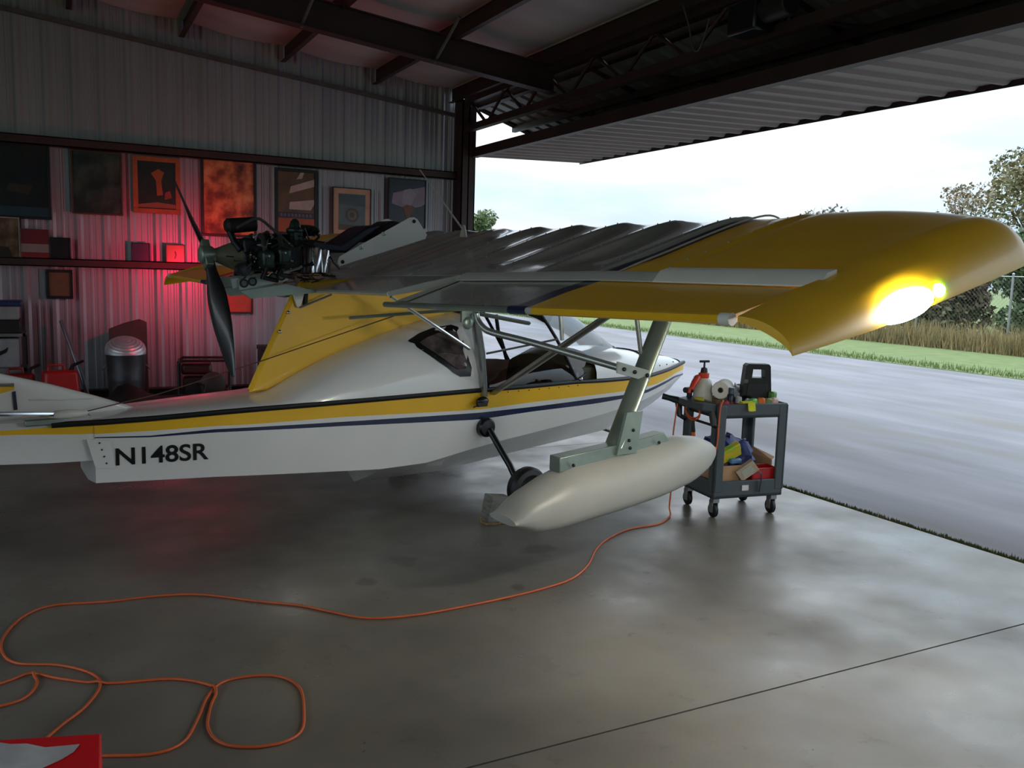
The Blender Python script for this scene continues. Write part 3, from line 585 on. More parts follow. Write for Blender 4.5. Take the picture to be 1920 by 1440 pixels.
# float
fx = lambda px, py: AR(px, py, RF)
ftop = sorted((fx(px, py)[0], fx(px, py)[2]) for px, py in [(946, 965), (975, 925), (1030, 888), (1060, 872), (1150, 850), (1220, 828), (1265, 816), (1300, 817), (1325, 826), (1338, 838)])
fbot = sorted((fx(px, py)[0], fx(px, py)[2]) for px, py in [(944, 980), (986, 996), (1030, 988), (1140, 955), (1220, 928), (1280, 902), (1315, 876), (1334, 852), (1338, 840)])
f0 = fx(942, 972)[0]; f1 = fx(1338, 839)[0]; secs = []
for k in range(33):
    t = k/32; x = lerp(f0, f1, .5-.5*cos(pi*t)); zt = interp(ftop, x); zb_ = interp(fbot, x); zt = max(zt, zb_+.012); zm = lerp(zb_, zt, .42); s = (x-f0)/(f1-f0)
    wd = .155*min(1, (s/.42+.55)**.5)*max(.02, (1-max(0, (s-.55)/.45)**2.4))**.5; sec = []
    for j in range(20):
        th = 2*pi*j/20; c_, s_ = cos(th), sin(th); n_ = .75 if s_ < 0 else .95
        r_ = wd*(abs(c_)**n_)*(1 if c_ > 0 else -1); z = zm+((zt-zm) if s_ > 0 else (zm-zb_))*(abs(s_)**n_)*(1 if s_ > 0 else -1)
        sec.append(loc((x, RF+r_, z)))
    secs.append(sec)
MB().loft(secs).build('wing_float', mat('white_float', 'a4a49e', .38, 0, .04, 3), air, ang=50)
# float mounting channel
a = fx(1040, 866); b = fx(1158, 840); m = MB(); m.prism([loc((a[0], RF+.045, a[2]-.05)), loc((b[0], RF+.045, b[2]-.05)), loc((b[0]+.02, RF+.045, b[2]+.035)), loc((a[0], RF+.045, a[2]+.03))], (0, .09, 0)); fb_ = m.build('float_channel', m_alug, air, bevel=.004)
a = fx(1170, 838); b = fx(1240, 818); m = MB(); m.prism([loc((a[0], RF+.045, a[2]-.05)), loc((b[0]+.05, RF+.045, b[2]-.05)), loc((b[0]-.02, RF+.045, b[2]+.03)), loc((a[0], RF+.045, a[2]+.035))], (0, .09, 0)); m.build('float_channel', m_alug, air, bevel=.004)
a = fx(1166, 770); b = fx(1152, 842); m = MB(); m.prism([loc((x, RF+.065, z)) for x, z in ((a[0]-.02, a[2]), (a[0]+.10, a[2]), (b[0]+.11, b[2]-.02), (b[0]-.04, b[2]-.02))], (0, .02, 0)); gp_ = m.build('gusset_plate', m_alug, air)
for px, py in ((1172, 803), (1164, 822), (1166, 836), (1220, 826), (1060, 868)): MB().sphere(loc((fx(px, py)[0], RF+.068, fx(px, py)[2])), .010, 8, 5).build('bolt', m_blk, gp_)
# main gear each side
for s in (1, -1):
    d0 = AR(911, 801, .47); zz = d0[2]; xx = d0[0]
    g = MB().lathe([(.0, -.02), (.075, -.02), (.075, .035), (.06, .05), (.0, .055)], loc((xx, s*.455, zz)), (0, -s, 0), 28).build('gear_pivot_disc', m_blkp, air, ang=30)
    for k in range(8): MB().sphere(loc((xx+.06*cos(k*pi/4), s*.492, zz+.06*sin(k*pi/4))), .006, 6, 4).build('bolt', m_alu, g)
    MB().tube([loc((xx+.015, s*.50, zz-.02)), loc((xx+.06, s*.72, .30)), loc((1.0, s*.82, .165))], .026, 10).build('gear_leg', m_blkp, air)
    R_ = .165; pr = [(.03, -.045), (R_-.07, -.05), (R_-.05, -.06), (R_-.015, -.05), (R_, -.02), (R_, .02), (R_-.015, .05), (R_-.05, .06), (R_-.07, .05), (.03, .045)]
    wt = MB().lathe(pr, loc((1.0, s*.92, R_)), (0, 1, 0), 32).build('main_wheel', m_blk, air, ang=25)
    MB().lathe([(.02, -.055), (.07, -.05), (.07, .05), (.02, .055)], loc((1.0, s*.92, R_)), (0, 1, 0), 20).build('wheel_hub', mat('dark_hub', '1c1d1f', .5, .4), wt)
# ------------------------------------------------------------------ wings
UPP = [(x, 1.757+(z-1.757)*1.13) for x, z in smoothtab([(.15, 1.757), (.32, 1.81), (.5, 1.862), (.75, 1.936), (1.0, 2.008), (1.18, 2.052), (1.32, 2.072), (1.42, 2.056), (1.475, 2.01), (1.49, 1.965)], 3)]
LOW = [(1.49, 1.992), (1.475, 1.945), (1.42, 1.905), (1.3, 1.885), (1.0, 1.842), (.5, 1.757), (.15, 1.70)]
RIBS = [.08+.48*k for k in range(-1, 8)]
def dih(x, r): return (r-2.6)*lerp(.03 if r < 2.6 else .006, .004, min(1, max(0, (x+.1)/1.5)))
def warp(x, r, z):
    t = min(1, max(0, (r-3.25)/.86)); f = min(1, max(0, (x-.55)/.95)); return (x-.10*t*t*f*f, z-.12*t*t*f)
def scal(r):
    if r > 3.05: return 0
    u = (r-.08)/.48; u = u-math.floor(u); return .020*abs(sin(pi*u))**.8
TIP0, TIP1 = 3.87, 4.11
def wing_mats(r): return 0 if r < 2.575 else (1 if r < 2.675 else 2)
def build_wing(s, nm):
    def P(x, r, z):
        xx, zz = warp(x, r, z); return loc((xx, r if s > 0 else -.94*r, zz))
    # main panel
    st = sorted(set([round(.0+.04*k, 3) for k in range(int(TIP0/.04)+1)]+[2.575, 2.675, 2.69, TIP0]+[r for r in RIBS if 0 < r < 3]))
    secs = []
    for r in st:
        sec = []
        for i, (x, z) in enumerate(UPP): q = i/(len(UPP)-1); sec.append(P(x, r, z+dih(x, r)-scal(r)*min(1, 5*q)*min(1, (1-q)*3.2)))
        for x, z in LOW[1:]: sec.append(P(x, r, z+dih(x, r)))
        secs.append(sec)
    m = MB(); nseg = len(secs[0])
    for a, b, ra in zip(secs, secs[1:], st):
        m.cm = wing_mats(ra+.005); m.loft([a, b], cap=False)
    m.cm = 0; m.add(secs[0], [tuple(range(nseg))]); m.cm = 2; m.add(secs[-1], [tuple(range(nseg))])
    # merge duplicate station rings so the shading is smooth
    me = m.build(nm+'_wing_panel', [m_fab, m_navy, m_yel], air, ang=55)
    bm = bmesh.new(); bm.from_mesh(me.data); bmesh.ops.remove_doubles(bm, verts=bm.verts, dist=1e-5); bmesh.ops.recalc_face_normals(bm, faces=bm.faces); bm.to_mesh(me.data); bm.free(); me.data.shade_smooth(); me.data.set_sharp_from_angle(angle=radians(50))
    for r in RIBS:
        if .1 < r < 3.0:
            for i in range(2, 18, 2):
                x, z = UPP[i]; MB().sphere(P(x, r, z+dih(x, r)+.001), .006, 5, 3).build('rib_rivet', m_alu, me)
    # piping beside the navy stripe
    MB().tube([P(x, 2.69, z+dih(x, 2.69)+.001) for x, z in UPP[:-3]], .006, 5).build('stripe_piping', m_seal, me); MB().tube([P(x, 2.53, z+dih(x, 2.53)-.008) for x, z in UPP[:-3]], .010, 5).build('rib_tape', m_fab, me)
    # fixed centre trailing section
    secs = []
    for r in [.05*k for k in range(26)]:
        xt = -.35; zt = 1.575+.02*r; e_ = .02
        h = 1.757+dih(.15, r); lo = 1.70+dih(.15, r); zt2 = min(zt, h-.06)
        secs.append([P(.16, r, h), P(-.1, r, lerp(h, zt2, .52)+.012), P(xt, r, zt2+.012), P(xt-.008, r, zt2), P(xt, r, zt2-.014), P(-.1, r, lerp(lo, zt2, .52)-.006), P(.16, r, lo)])
    MB().loft(secs).build('centre_trailing_section', m_fab, air, ang=40)
    MB().loft([[v+loc((0, s*.004, 0)) for v in secs[-1]], [v+loc((0, s*.02, 0)) for v in secs[-1]]]).build('section_end_cap', m_wht, air)
    # flaperon
    FZ = lambda r: 1.535+.0275*(r-1.25)
    def fs(r, c=0.): h = 1.757+dih(.15, r)-.035; t = FZ(r); return [P(.13, r, h), P(-.1, r, lerp(h, t, .5)+.012), P(-.31, r, t+.02), P(-.33, r, t+.014), P(-.338, r, t), P(-.33, r, t-.014), P(-.31, r, t-.012), P(-.1, r, lerp(h-.04, t, .5)-.006), P(.13, r, h-.045)]
    rr = [1.28, 1.4, 1.8, 2.2, 2.50, 2.62, 2.64, 2.9, 3.2, 3.6, 3.84]
    m = MB()
    for a, b in zip(rr, rr[1:]):
        c = 0 if b <= 2.51 else (1 if b <= 2.63 else 2)
        m.cm = 3 if (c == 0 and False) else c; m.loft([fs(a), fs(b)], cap=False)
    m.add(fs(rr[0]), [tuple(range(9))]); m.add(fs(rr[-1]), [tuple(range(9))])
    fo = m.build('flaperon', [m_fab, m_navy, m_yel], air, ang=40)
    e_ = lambda r: P(-.338, r, FZ(r))
    MB().tube([e_(1.2), e_(2.5)], .017, 8).build('trailing_edge_tube', m_alug, fo); MB().tube([e_(2.49), e_(2.63)], .021, 8).build('trailing_edge_wrap', m_navy, fo); MB().tube([e_(2.63), e_(2.68)], .018, 8).build('trailing_edge_tape', m_seal, fo); MB().tube([e_(2.68), e_(3.84)], .019, 8).build('trailing_edge_tube', m_yel, fo)
    a, b = fs(1.28), fs(1.62); up_ = Vector((0, 0, .004)); MB().add([a[0]+up_, a[1]+up_, a[2]+up_, lerp(a[2], b[2], .42)+up_, lerp(a[1], b[1], .34)+up_, lerp(a[0], b[0], .1)+up_], [(0, 1, 2, 3, 4, 5)]).build('flap_end_tape', m_seal, fo, smooth=False)
    # hinge gap seal
    for ra, rb, mm_, wd, hh in ((1.3, 3.0, m_seal, .035, .004), (3.0, TIP0+.02, m_wht, .06, .016)):
        secs = []
        for k in range(13):
            r = lerp(ra, rb, k/12); z = 1.757+dih(.15, r); secs.append([P(.15+wd, r, z+wd*.32+hh), P(.15, r, z+hh+.004), P(.105, r, z-.03), P(.105, r, z-.036), P(.15, r, z-.004), P(.15+wd, r, z+wd*.32-.01)])
        MB().loft(secs).build('hinge_seal', mm_, air, ang=40)
    # drooped tip
    secs = []
    TEZ = lambda r: FZ(TIP0)+.012; EDGE = [(-.335, 1.505), (.1, 1.576), (.68, 1.712), (1.1, 1.81), (1.4, 1.885)]
    for k in range(13):
        t = k/12; r = lerp(TIP0, TIP1, 1-(1-t)**1.4); dr_ = .115*t**2.3; sec = []; tk = 1-t**2.2*.97
        top = [(-.335, TEZ(r)), (-.1, lerp(TEZ(r), 1.757+dih(.15, TIP0), .5)+.006)]+[(x, z+dih(x, TIP0)) for x, z in UPP[::2]]+[(UPP[-1][0], UPP[-1][1]+dih(1.49, TIP0))]
        low = [(x, z+dih(x, TIP0)) for x, z in LOW[1:]]+[(-.1, lerp(TEZ(r)-.02, 1.70+dih(.15, TIP0), .5)), (-.335, TEZ(r)-.02)]
        def tr(x, z, istop):
            bx, bz = warp(x, TIP0, z); f = (x+.335)/1.825; le = max(0, (f-.55)/.45); xx = bx-(.16*t**2*le**2)
            zz = lerp(bz, interp(EDGE, xx)+(.006 if istop else -.006), (t**2.0 if istop else t**1.3)); return loc((xx, r if s > 0 else -.94*r, zz))
        secs.append([tr(x, z, 1) for x, z in top]+[tr(x, z, 0) for x, z in low])
    tp = MB().loft(secs).build('wing_tip', m_yel, air, ang=70)
    MB().tube([P(-.338, 3.85, FZ(3.85)), P(-.338, 3.80, FZ(3.8))], .024, 10).build('tip_joint_tape', m_wht, tp)
    return secs
tsec = build_wing(1, 'right'); tsecl = build_wing(-1, 'left')
# wing tip lights
def tip_light(s, col, strg, lamp, white):
    a = tsec if s > 0 else tsecl; ring = [p.lerp(q_, .5) for p, q_ in zip(a[11][:12], a[12][:12])]
    tx = AR(1690, 566, 4.06)[0]; i0 = min(range(len(ring)-1), key=lambda i: abs((ring[i].x+ring[i+1].x)/2-tx)); base = ring[i0].lerp(ring[i0+1], min(1, max(0, (tx-ring[i0].x)/(ring[i0+1].x-ring[i0].x)))); ax = (ring[i0+1]-ring[i0]).normalized()
    rot = Vector((1, 0, 0)).rotation_difference(ax).to_matrix(); inn = Vector((0, s*.035, 0))
    MB().sphere(base+inn, (.24, .055, .03), 20, 8, rot=rot).build('tip_light_base', m_yel, air)
    if white: MB().sphere(base+inn*.8+Vector((0, 0, .010))-ax*.03, (.19, .075, .06), 24, 12, rot=rot).build('strobe_lens', emit('strobe_white', (1, .975, .94), strg*2.0), air, label='glowing white strobe lens')
    MB().sphere(base+(inn*.8+Vector((0, 0, .012))+ax*.20 if white else Vector((0, -s*.02, .045))), (.055, .04, .035), 16, 8, rot=rot).build('navigation_lens', emit('nav_'+('green' if s > 0 else 'red'), col, strg), air, label='glowing green lens' if s > 0 else 'glowing red lens')
tip_light(1, (.25, 1, .05), 40, [], True)
tip_light(-1, (1, .03, .07), 150, [], False)
sl_ = bpy.data.lights.new('red_navigation_lamp', 'SPOT'); sl_.color = (1, .02, .09); sl_.energy = 50; sl_.spot_size = radians(84); sl_.spot_blend = 1; sl_.shadow_soft_size = .03
so_ = bpy.data.objects.new('red_navigation_lamp', sl_); COL.objects.link(so_); so_.parent = air; so_.location = loc((AR(1690, 566, 4.06)[0]-.02, -3.95, 1.70)); so_.rotation_euler = Vector((.0, 1, -.04)).to_track_quat('-Z', 'Y').to_euler()
# ------------------------------------------------------------------ engine on the centre line
def E3(px, py, r): return loc(AR(px, py, r))
m_eng = mat('dark_engine', '1e2426', .4, .5, .3, 14, bump=.3); m_grn = mat('green_black_cast', '2a423b', .35, .5, .25, 12); m_oliv = mat('olive_gearbox', '73745f', .5, .3, .15, 10); m_rail = mat('pale_rail', 'a9b5ae', .4, .3, .06, 8); m_redd = mat('dark_red_hose', '2c0f12', .3, 0, .2, 8)
hub = AR(393, 478, 0); hx_, hz_ = hub[0], hub[2]
MB().lathe([(.045, 0), (.052, .02), (.07, .06), (.125, .20), (.13, .24)], loc((AR(403, 476, 0)[0], 0, hz_)), (1, 0, 0), 24).build('gearbox', m_oliv, air)
m = MB(); a = AR(446, 455, 0); b = AR(582, 520, 0); xa, xb = a[0], b[0]
m.box(loc(((xa+xb)/2, 0, hz_+.01)), (xb-xa, .24, .22)); m.box(loc(((xa+xb)/2+.05, 0, hz_+.12)), ((xb-xa)*.6, .16, .08)); eng = m.build('engine_block', m_eng, air, bevel=.02)
for s in (1, -1):
    for px in (497, 527):
        c = AR(px, 486 if px < 510 else 480, .25); m = MB(); m.box(loc((c[0], s*.27, c[2])), (.085, .13, .11)); cy = m.build('cylinder_head', m_grn, air, bevel=.022, seg=3)
        f_ = MB()
        for k in range(5): f_.box(loc((c[0], s*(.14+.018*k), c[2])), (.11, .006, .13))
        f_.build('cooling_fins', m_eng, cy); MB().tube([loc((c[0], s*.26, c[2]+.05)), loc((c[0]+.01, s*.2, c[2]+.13)), loc((c[0]+.03, s*.08, c[2]+.16))], .018, 8).build('intake_pipe', mat('dull_pipe', '5c6260', .4, .7), cy)
        MB().tube([loc((c[0], s*.3, c[2]-.05)), loc((c[0]-.03, s*.28, c[2]-.12)), loc((c[0]+.1, s*.2, c[2]-.14))], .016, 8).build('exhaust_pipe', m_eng, cy)
        MB().lathe([(.012, 0), (.012, .03), (.006, .05)], loc((c[0]-.02, s*.335, c[2]+.02)), (0, -s, 0), 8).build('spark_plug', m_alu, cy)
m = MB(); c = AR(553, 435, .12)
m.lathe([(.03, -.10), (.045, -.08), (.05, -.01), (.06, 0), (.06, .02), (.04, .03), (.03, .07), (.012, .09)], loc(c), (0, 0, 1), 16); m.box(loc((c[0], c[1]+.04, c[2]-.03)), (.06, .05, .06)); m.build('carburettor', m_grn, air, bevel=.005)
m = MB(); c = AR(553, 435, -.15); m.lathe([(.03, -.10), (.05, -.01), (.06, 0), (.04, .03), (.012, .08)], loc(c), (0, 0, 1), 16); m.build('carburettor', m_grn, air)
m = MB(); a = AR(422, 424, 0); b = AR(478, 420, 0); m.tube([loc(a), loc(tuple(lerp(a[i], b[i], .1) for i in range(3))), loc(b)], [.035, .052, .05], 14); m.build('muffler', mat('sooty_muffler', '2a2620', .6, .3, .3, 10), air)
MB().tube([E3(430, 432, 0), E3(440, 455, .05), E3(452, 470, .1)], .022, 8).build('muffler_pipe', m_eng, air)
MB().tube([E3(444, 428, .2), E3(447, 425, .2), E3(475, 411, .2), E3(486, 410, .2), E3(497, 417, .2), E3(549, 463, .2)], .010, 8).build('brace_rod', mat('dull_pipe', '5c6260', .4, .7), air)
MB().lathe([(.02, -.05), (.042, -.045), (.046, 0), (.042, .045), (.02, .05)], E3(455, 505, .24), (0, 1, 0), 20).build('oil_filter', m_blkp, air)
MB().sphere(E3(572, 432, .0), (.10, .12, .04), 14, 8).build('air_box', m_blk, air)
for px, py, rd, mm_ in ((606, 488, .052, m_chrome), (590, 487, .058, m_chrome), (573, 487, .05, m_redd)):
    c = AR(px, py, .10); MB().lathe([(rd*.6, -.10), (rd, -.09), (rd, .07), (rd*.85, .09), (.02, .095)], loc(c), (0, 0, 1), 24).build('oil_tank', mm_, air)
random.seed(3)
for k in range(26):
    px, py = random.uniform(455, 610), random.uniform(435, 520); c = AR(px, py, random.uniform(.0, .26)); d = [Vector((random.gauss(0, .05), random.gauss(0, .05), random.gauss(0, .035))) for _ in range(3)]; p = loc(c)
    MB().tube([p, p+d[0], p+d[0]+d[1], p+d[0]+d[1]+d[2]], random.choice((.004, .006, .009)), 5).build('engine_hose', random.choice((m_blk, m_eng, m_redd, m_alu, m_blk)), air)
for k in range(14):
    c = AR(random.uniform(545, 600), random.uniform(512, 530), random.uniform(.1, .25)); p = loc(c); MB().tube([p, p+Vector((random.uniform(-.1, .1), random.uniform(-.05, .05), random.uniform(-.02, .03))), p+Vector((random.uniform(-.15, .15), random.uniform(-.05, .05), random.uniform(-.03, .03)))], .004, 5).build('wiring', random.choice((m_blk, mat('brown_wire', '4a3522', .6))), air)
for k in range(12): MB().sphere(E3(random.uniform(460, 610), random.uniform(445, 510), .27), .007, 6, 4).build('engine_bolt', m_chrome, eng)
# engine bearer rails with lightening holes
for s in (1, -1):
    r_ = .21; q = [AR(px, py, r_) for px, py in [(448, 524), (540, 513), (540, 526), (449, 544)]]
    ra = MB().prism([loc((p[0], s*r_, p[2])) for p in q], (0, s*.012, 0)).build('engine_rail', m_rail, air)
    for px, py in ((457, 531), (473, 528), (512, 520), (527, 518)):
        c = AR(px, py, r_); MB().lathe([(.030, 0), (.030, .006), (.022, .006), (.020, .002), (0.001, .002)], loc((c[0], s*(r_+.002), c[2])), (0, -s, 0), 16).build('rail_grommet', m_blk, ra)
        MB().lathe([(.019, 0), (.019, .006), (.001, .008)], loc((c[0], s*(r_+.002), c[2])), (0, -s, 0), 14).build('grommet_core', mat('grey_rubber', '6d736f', .6), ra)
    q = [AR(px, py, r_-.02) for px, py in [(434, 523), (447, 521), (449, 538), (437, 541)]]; MB().prism([loc((p[0], s*(r_-.02), p[2])) for p in q], (0, s*.02, 0)).build('rail_end', m_rail, air)
    q = [AR(px, py, r_) for px, py in [(450, 546), (535, 533), (610, 548), (545, 553), (470, 560)]]; MB().prism([loc((p[0], s*r_, p[2])) for p in q], (0, s*.015, 0)).build('mount_skin', m_alug, air)
    # white triangular side plates
    q = [AR(px, py, .2) for px, py in [(634, 488), (637, 481), (768, 408), (776, 407), (783, 411), (788, 419), (801, 440), (798, 448), (637, 499), (634, 495)]]
    tp_ = MB().prism([loc((p[0], s*.2, p[2])) for p in q], (0, s*.006, 0)).build('pylon_side_plate', m_wht, air, bevel=.002)
    for px, py in ((642, 491), (776, 415)): MB().sphere(loc((AR(px, py, .2)[0], s*.203, AR(px, py, .2)[2])), .014, 10, 5).build('plate_screw', m_blk, tp_)
    for px, py in ((676, 467), (719, 441)): MB().tube([loc((AR(px-3, py-6, .2)[0], s*.204, AR(px-3, py-6, .2)[2])), loc((AR(px-2, py+1, .2)[0], s*.204, AR(px-2, py+1, .2)[2])), loc((AR(px+4, py-1, .2)[0], s*.204, AR(px+4, py-1, .2)[2])), loc((AR(px+4, py-8, .2)[0], s*.204, AR(px+4, py-8, .2)[2]))], .004, 5).build('plate_clip', m_alu, tp_)
q = [AR(px, py, .15) for px, py in [(570, 455), (585, 449), (640, 458), (688, 426), (700, 422), (715, 424), (650, 474), (600, 470)]]; MB().prism([loc((p[0], .15, p[2])) for p in q], (0, .32, 0)).build('radiator_duct', mat('navy_cover', '10182f', .5, 0, .2, 6), air, bevel=.015)
q = [AR(px, py, .1) for px, py in [(715, 425), (735, 414), (748, 416), (765, 425), (700, 455)]]; MB().prism([loc((p[0], .1, p[2])) for p in q], (0, .25, 0)).build('radiator_shroud', m_blk, air, bevel=.01)
# centre fitting under the wing
m = MB(); q = [AR(px, py, .06) for px, py in [(548, 545), (572, 546), (563, 578), (558, 576)]]; m.prism([loc(p) for p in q], (0, .02, 0)); m.build('pylon_bracket', m_wht, air)
MB().tube([E3(574, 540, .05), E3(572, 572, .05)], [.03, .028], 12, flat=.5).build('exhaust_stub', m_blk, air)
MB().tube([E3(562, 577, .07), E3(622, 552, .12)], .008, 6).build('pylon_stay', m_alu, air)
a = loc((-.32, -.25, 1.56)); MB().prism([E3(535, 558, -.35), E3(548, 556, -.35), E3(500, 548, -.9), E3(495, 553, -.9)], (0, 0, .02)).build('far_strut_fairing', m_alug, air)
# antenna
b0 = AR(869, 432, .3); b1 = AR(787, 318, .3)
m = MB(); m.lathe([(.03, -.05), (.022, -.01), (.010, .04)], loc(b0), (0, 0, 1), 12); m.tube([loc(b0), loc(b1)], [.008, .004], 8); m.build('whip_antenna', mat('pale_whip', 'b9b0a4', .4), air)
# propeller
m = MB(); m.lathe([(.035, -.06), (.06, -.05), (.06, .02), (.04, .05), (.03, .09)], loc((hx_-.01, 0, hz_)), (1, 0, 0), 20); m.box(loc((hx_-.02, .0, hz_)), (.05, .08, .20), Matrix.Rotation(radians(-35), 3, 'X')); m.build('propeller_hub', m_alug, air, bevel=.006)
for px, py in ((325, 335), (438, 706)):
    tip = AX(px, py, hx_-.01); c = Vector((hx_-.01, 0, hz_)); t_ = Vector(tip); d = t_-c; Ln = d.length; d.normalize(); ch = d.cross(Vector((1, 0, 0))).normalized(); secs = []
    for k in range(13):
        u = k/12; wd = interp([(0, .035), (.1, .04), (.3, .075), (.55, .08), (.8, .06), (.95, .035), (1, .012)], u); tw = radians(lerp(48, 16, u)); cd = ch*cos(tw)-Vector((1, 0, 0))*sin(tw); nd = d.cross(cd); p = c+d*(.06+(Ln-.06)*u); th = .014*(1-.8*u)+.002
        secs.append([loc(p+cd*(wd*cos(q_))+nd*(th*sin(q_))) for q_ in [2*pi*j/12 for j in range(12)]])
    MB().loft(secs).build('propeller_blade', mat('black_blade', '0b0c10', .3, 0, .1, 4, coat=.3), air, ang=60)
# ================================================================== UTILITY CART
CA = radians(-8); CW, CD = .60, .46; c0 = WZ(1347, 759, .85); c0.z = 0
cart = thing('utility_cart', 'dark grey plastic two-shelf utility cart on black casters by the door', 'cart', c0, CA); m_cart = mat('grey_cart_plastic', '464e52', .55, 0, .08, 8)
def tray(z0, z1, nm):
    m = MB(); t = .02; m.mm((0, 0, z0), (CW, CD, z0+.03))
    for a, b in (((0, 0, z0), (CW, t, z1)), ((0, CD-t, z0), (CW, CD, z1)), ((0, 0, z0), (t, CD, z1)), ((CW-t, 0, z0), (CW, CD, z1))): m.mm(a, b)
    return m.build(nm, m_cart, cart, bevel=.008)
tray(.745, .85, 'top_tray'); lt = tray(.15, .28, 'bottom_tray')
MB().box((.27, -.004, .225), (.055, .006, .04)).build('maker_label', mat('white_label', 'd8d2d0', .5), lt)
for x in (0, 1):
    for y in (0, 1):
        m = MB(); X = .0 if x == 0 else CW-.075; Yy = -.004 if y == 0 else CD-.075+.004
        m.mm((X-.004 if x == 0 else X+.004, (Yy if y == 0 else Yy+.05), .2), (X+.075, Yy+.025 if y == 0 else Yy+.075, .84)); m.mm((X-.004 if x == 0 else X+.054, Yy, .2), (X+.021 if x == 0 else X+.079, Yy+.075, .84)); m.build('leg', m_cart, cart, bevel=.006)
        cx, cy = (.05 if x == 0 else CW-.05), (.05 if y == 0 else CD-.05); ca = MB().box((cx, cy, .135), (.05, .05, .04)).box((cx-.022, cy+.01, .085), (.006, .045, .09)).box((cx+.022, cy+.01, .085), (.006, .045, .09)).build('caster', m_galv, cart)
        MB().lathe([(.012, -.017), (.045, -.017), (.055, -.010), (.055, .010), (.045, .017), (.012, .017)], (cx, cy+.012, .055), (1, 0, 0), 22).build('caster_wheel', m_blk, ca)
m = MB(); m.loft([[(-.02-d, y, .80+h), (-.02-d, y, .845+h), (-.005, y, .85), (-.005, y, .77)] for y, d, h in ((.02, .02, 0), (.06, .07, 0), (.23, .085, .0), (.40, .07, 0), (.44, .02, 0))]); m.build('handle_shelf', m_cart, cart, bevel=.006)
m = MB(); m.tube([(-.02, CD-.06, .80), (-.06, CD+.02, .815), (-.10, CD+.07, .825), (-.14, CD+.10, .835)], [.03, .028, .022, .024], 10); m.tube([(-.05, CD+.01, .81), (-.04, CD+.0, .70), (-.01, CD-.04, .68)], [.03, .022, .02], 8); m.tube([(-.02, .04, .79), (-.03, -.0, .70), (-.0, .02, .69)], [.03, .022, .02], 8); m.tube([(-.035, CD-.02, .70), (-.035, .03, .70)], .010, 8); m.build('push_handle', mat('black_handle', '1e2122', .5), cart, bevel=.0)
def cp(u, v, z): return c0+Matrix.Rotation(CA, 3, 'Z') @ Vector((u, v, z))
TZ = .776
# pump sprayer
o = thing('pump_sprayer', 'white pump sprayer bottle with red trigger and black plunger on the cart', 'sprayer', cp(.085, .35, TZ), CA)
MB().lathe([(.05, 0), (.072, .008), (.075, .05), (.073, .15), (.06, .20), (.035, .225), (.03, .24)], (0, 0, 0), (0, 0, 1), 22).build('bottle', mat('milky_plastic', 'c9c9c0', .4, 0, .06, 8), o)
MB().lathe([(.038, .225), (.040, .235), (.040, .262), (.028, .268)], (0, 0, 0), (0, 0, 1), 18).build('collar', mat('orange_red_plastic', 'd8452c', .35), o)
MB().lathe([(.028, .265), (.022, .30), (.008, .305), (.007, .345)], (0, 0, 0), (0, 0, 1), 14).tube([(-.04, 0, .35), (.04, 0, .35)], .009, 8).build('plunger', m_blk, o)
m = MB(); m.tube([(-.03, .01, .235), (-.07, -.02, .225), (-.105, -.04, .19), (-.135, -.05, .145)], [.02, .027, .024, .018], 10); m.tube([(-.105, -.04, .19), (-.145, -.05, .15), (-.15, -.05, .12)], .012, 8); m.build('trigger', mat('orange_red_plastic', 'd8452c'), o)
# pouch with paper towel roll on it
o = MB().mm((-.07, -.055, 0), (.06, .055, .085)).build('brown_pouch', mat('tan_pouch', '7d6f52', .7, 0, .2, 14), bevel=.025, seg=3); o.location = cp(.20, .27, TZ); o.rotation_euler.z = CA; tag(o, 'olive tan pouch under the paper towel roll', 'pouch')
o = thing('paper_towel_roll', 'white paper towel roll lying on a tan pouch on the cart', 'paper towel', cp(.20, .26, TZ+.085+.066), CA-.75)
MB().lathe([(.022, -.10), (.062, -.10), (.066, -.095), (.066, .095), (.062, .10), (.022, .10), (.020, .095), (.020, -.095), (.022, -.10)], (0, 0, 0), (0, 1, 0), 26, cap=False).build('paper', mat('white_paper', 'e4e0d6', .8, 0, .03, 20), o); MB().lathe([(.020, -.097), (.020, .097), (.017, .097), (.017, -.097), (.020, -.097)], (0, 0, 0), (0, 1, 0), 18, cap=False).build('core', mat('cardboard_core', '6b5f45', .8), o)
# pink wad
m = MB(); m.sphere((0, 0, .035), (.05, .04, .035), 12, 8); m.sphere((.03, -.02, .045), (.03, .03, .04), 10, 7); lumpy(m, .015, 60); o = m.build('pink_rag', mat('pink_cloth', 'a8445c', .8, 0, .25, 12, bump=.5)); o.location = cp(.09, .10, TZ+.004); tag(o, 'crumpled pink cloth at the front corner of the cart tray', 'rag')
# spray cans
def can(name, label, u, v, r, h, c1, c2, cap):
    o = thing(name, label, 'can', cp(u, v, TZ)); MB().lathe([(r*.9, 0), (r, .005), (r, h), (r*.8, h+.012)], (0, 0, 0), (0, 0, 1), 20).build('can_body', mat('can_'+c1, c1, .35, .2), o)
    MB().lathe([(r*1.01, h*.3), (r*1.015, h*.31), (r*1.015, h*.62), (r*1.01, h*.63)], (0, 0, 0), (0, 0, 1), 20, cap=False).build('can_band', mat('can_'+c2, c2, .4), o); MB().lathe([(r*.78, h+.008), (r*.78, h+.05), (r*.6, h+.058)], (0, 0, 0), (0, 0, 1), 18).build('can_cap', mat('can_'+cap, cap, .4), o)
can('spray_can', 'dark spray can with a red band beside the paper towel roll', .195, .13, .034, .12, '1c2230', '8f2c2c', '3c5058')
can('spray_can', 'short black can with a pale lid behind the clear jar', .215, .07, .03, .06, '15171c', '2b2f38', '9a9a98')
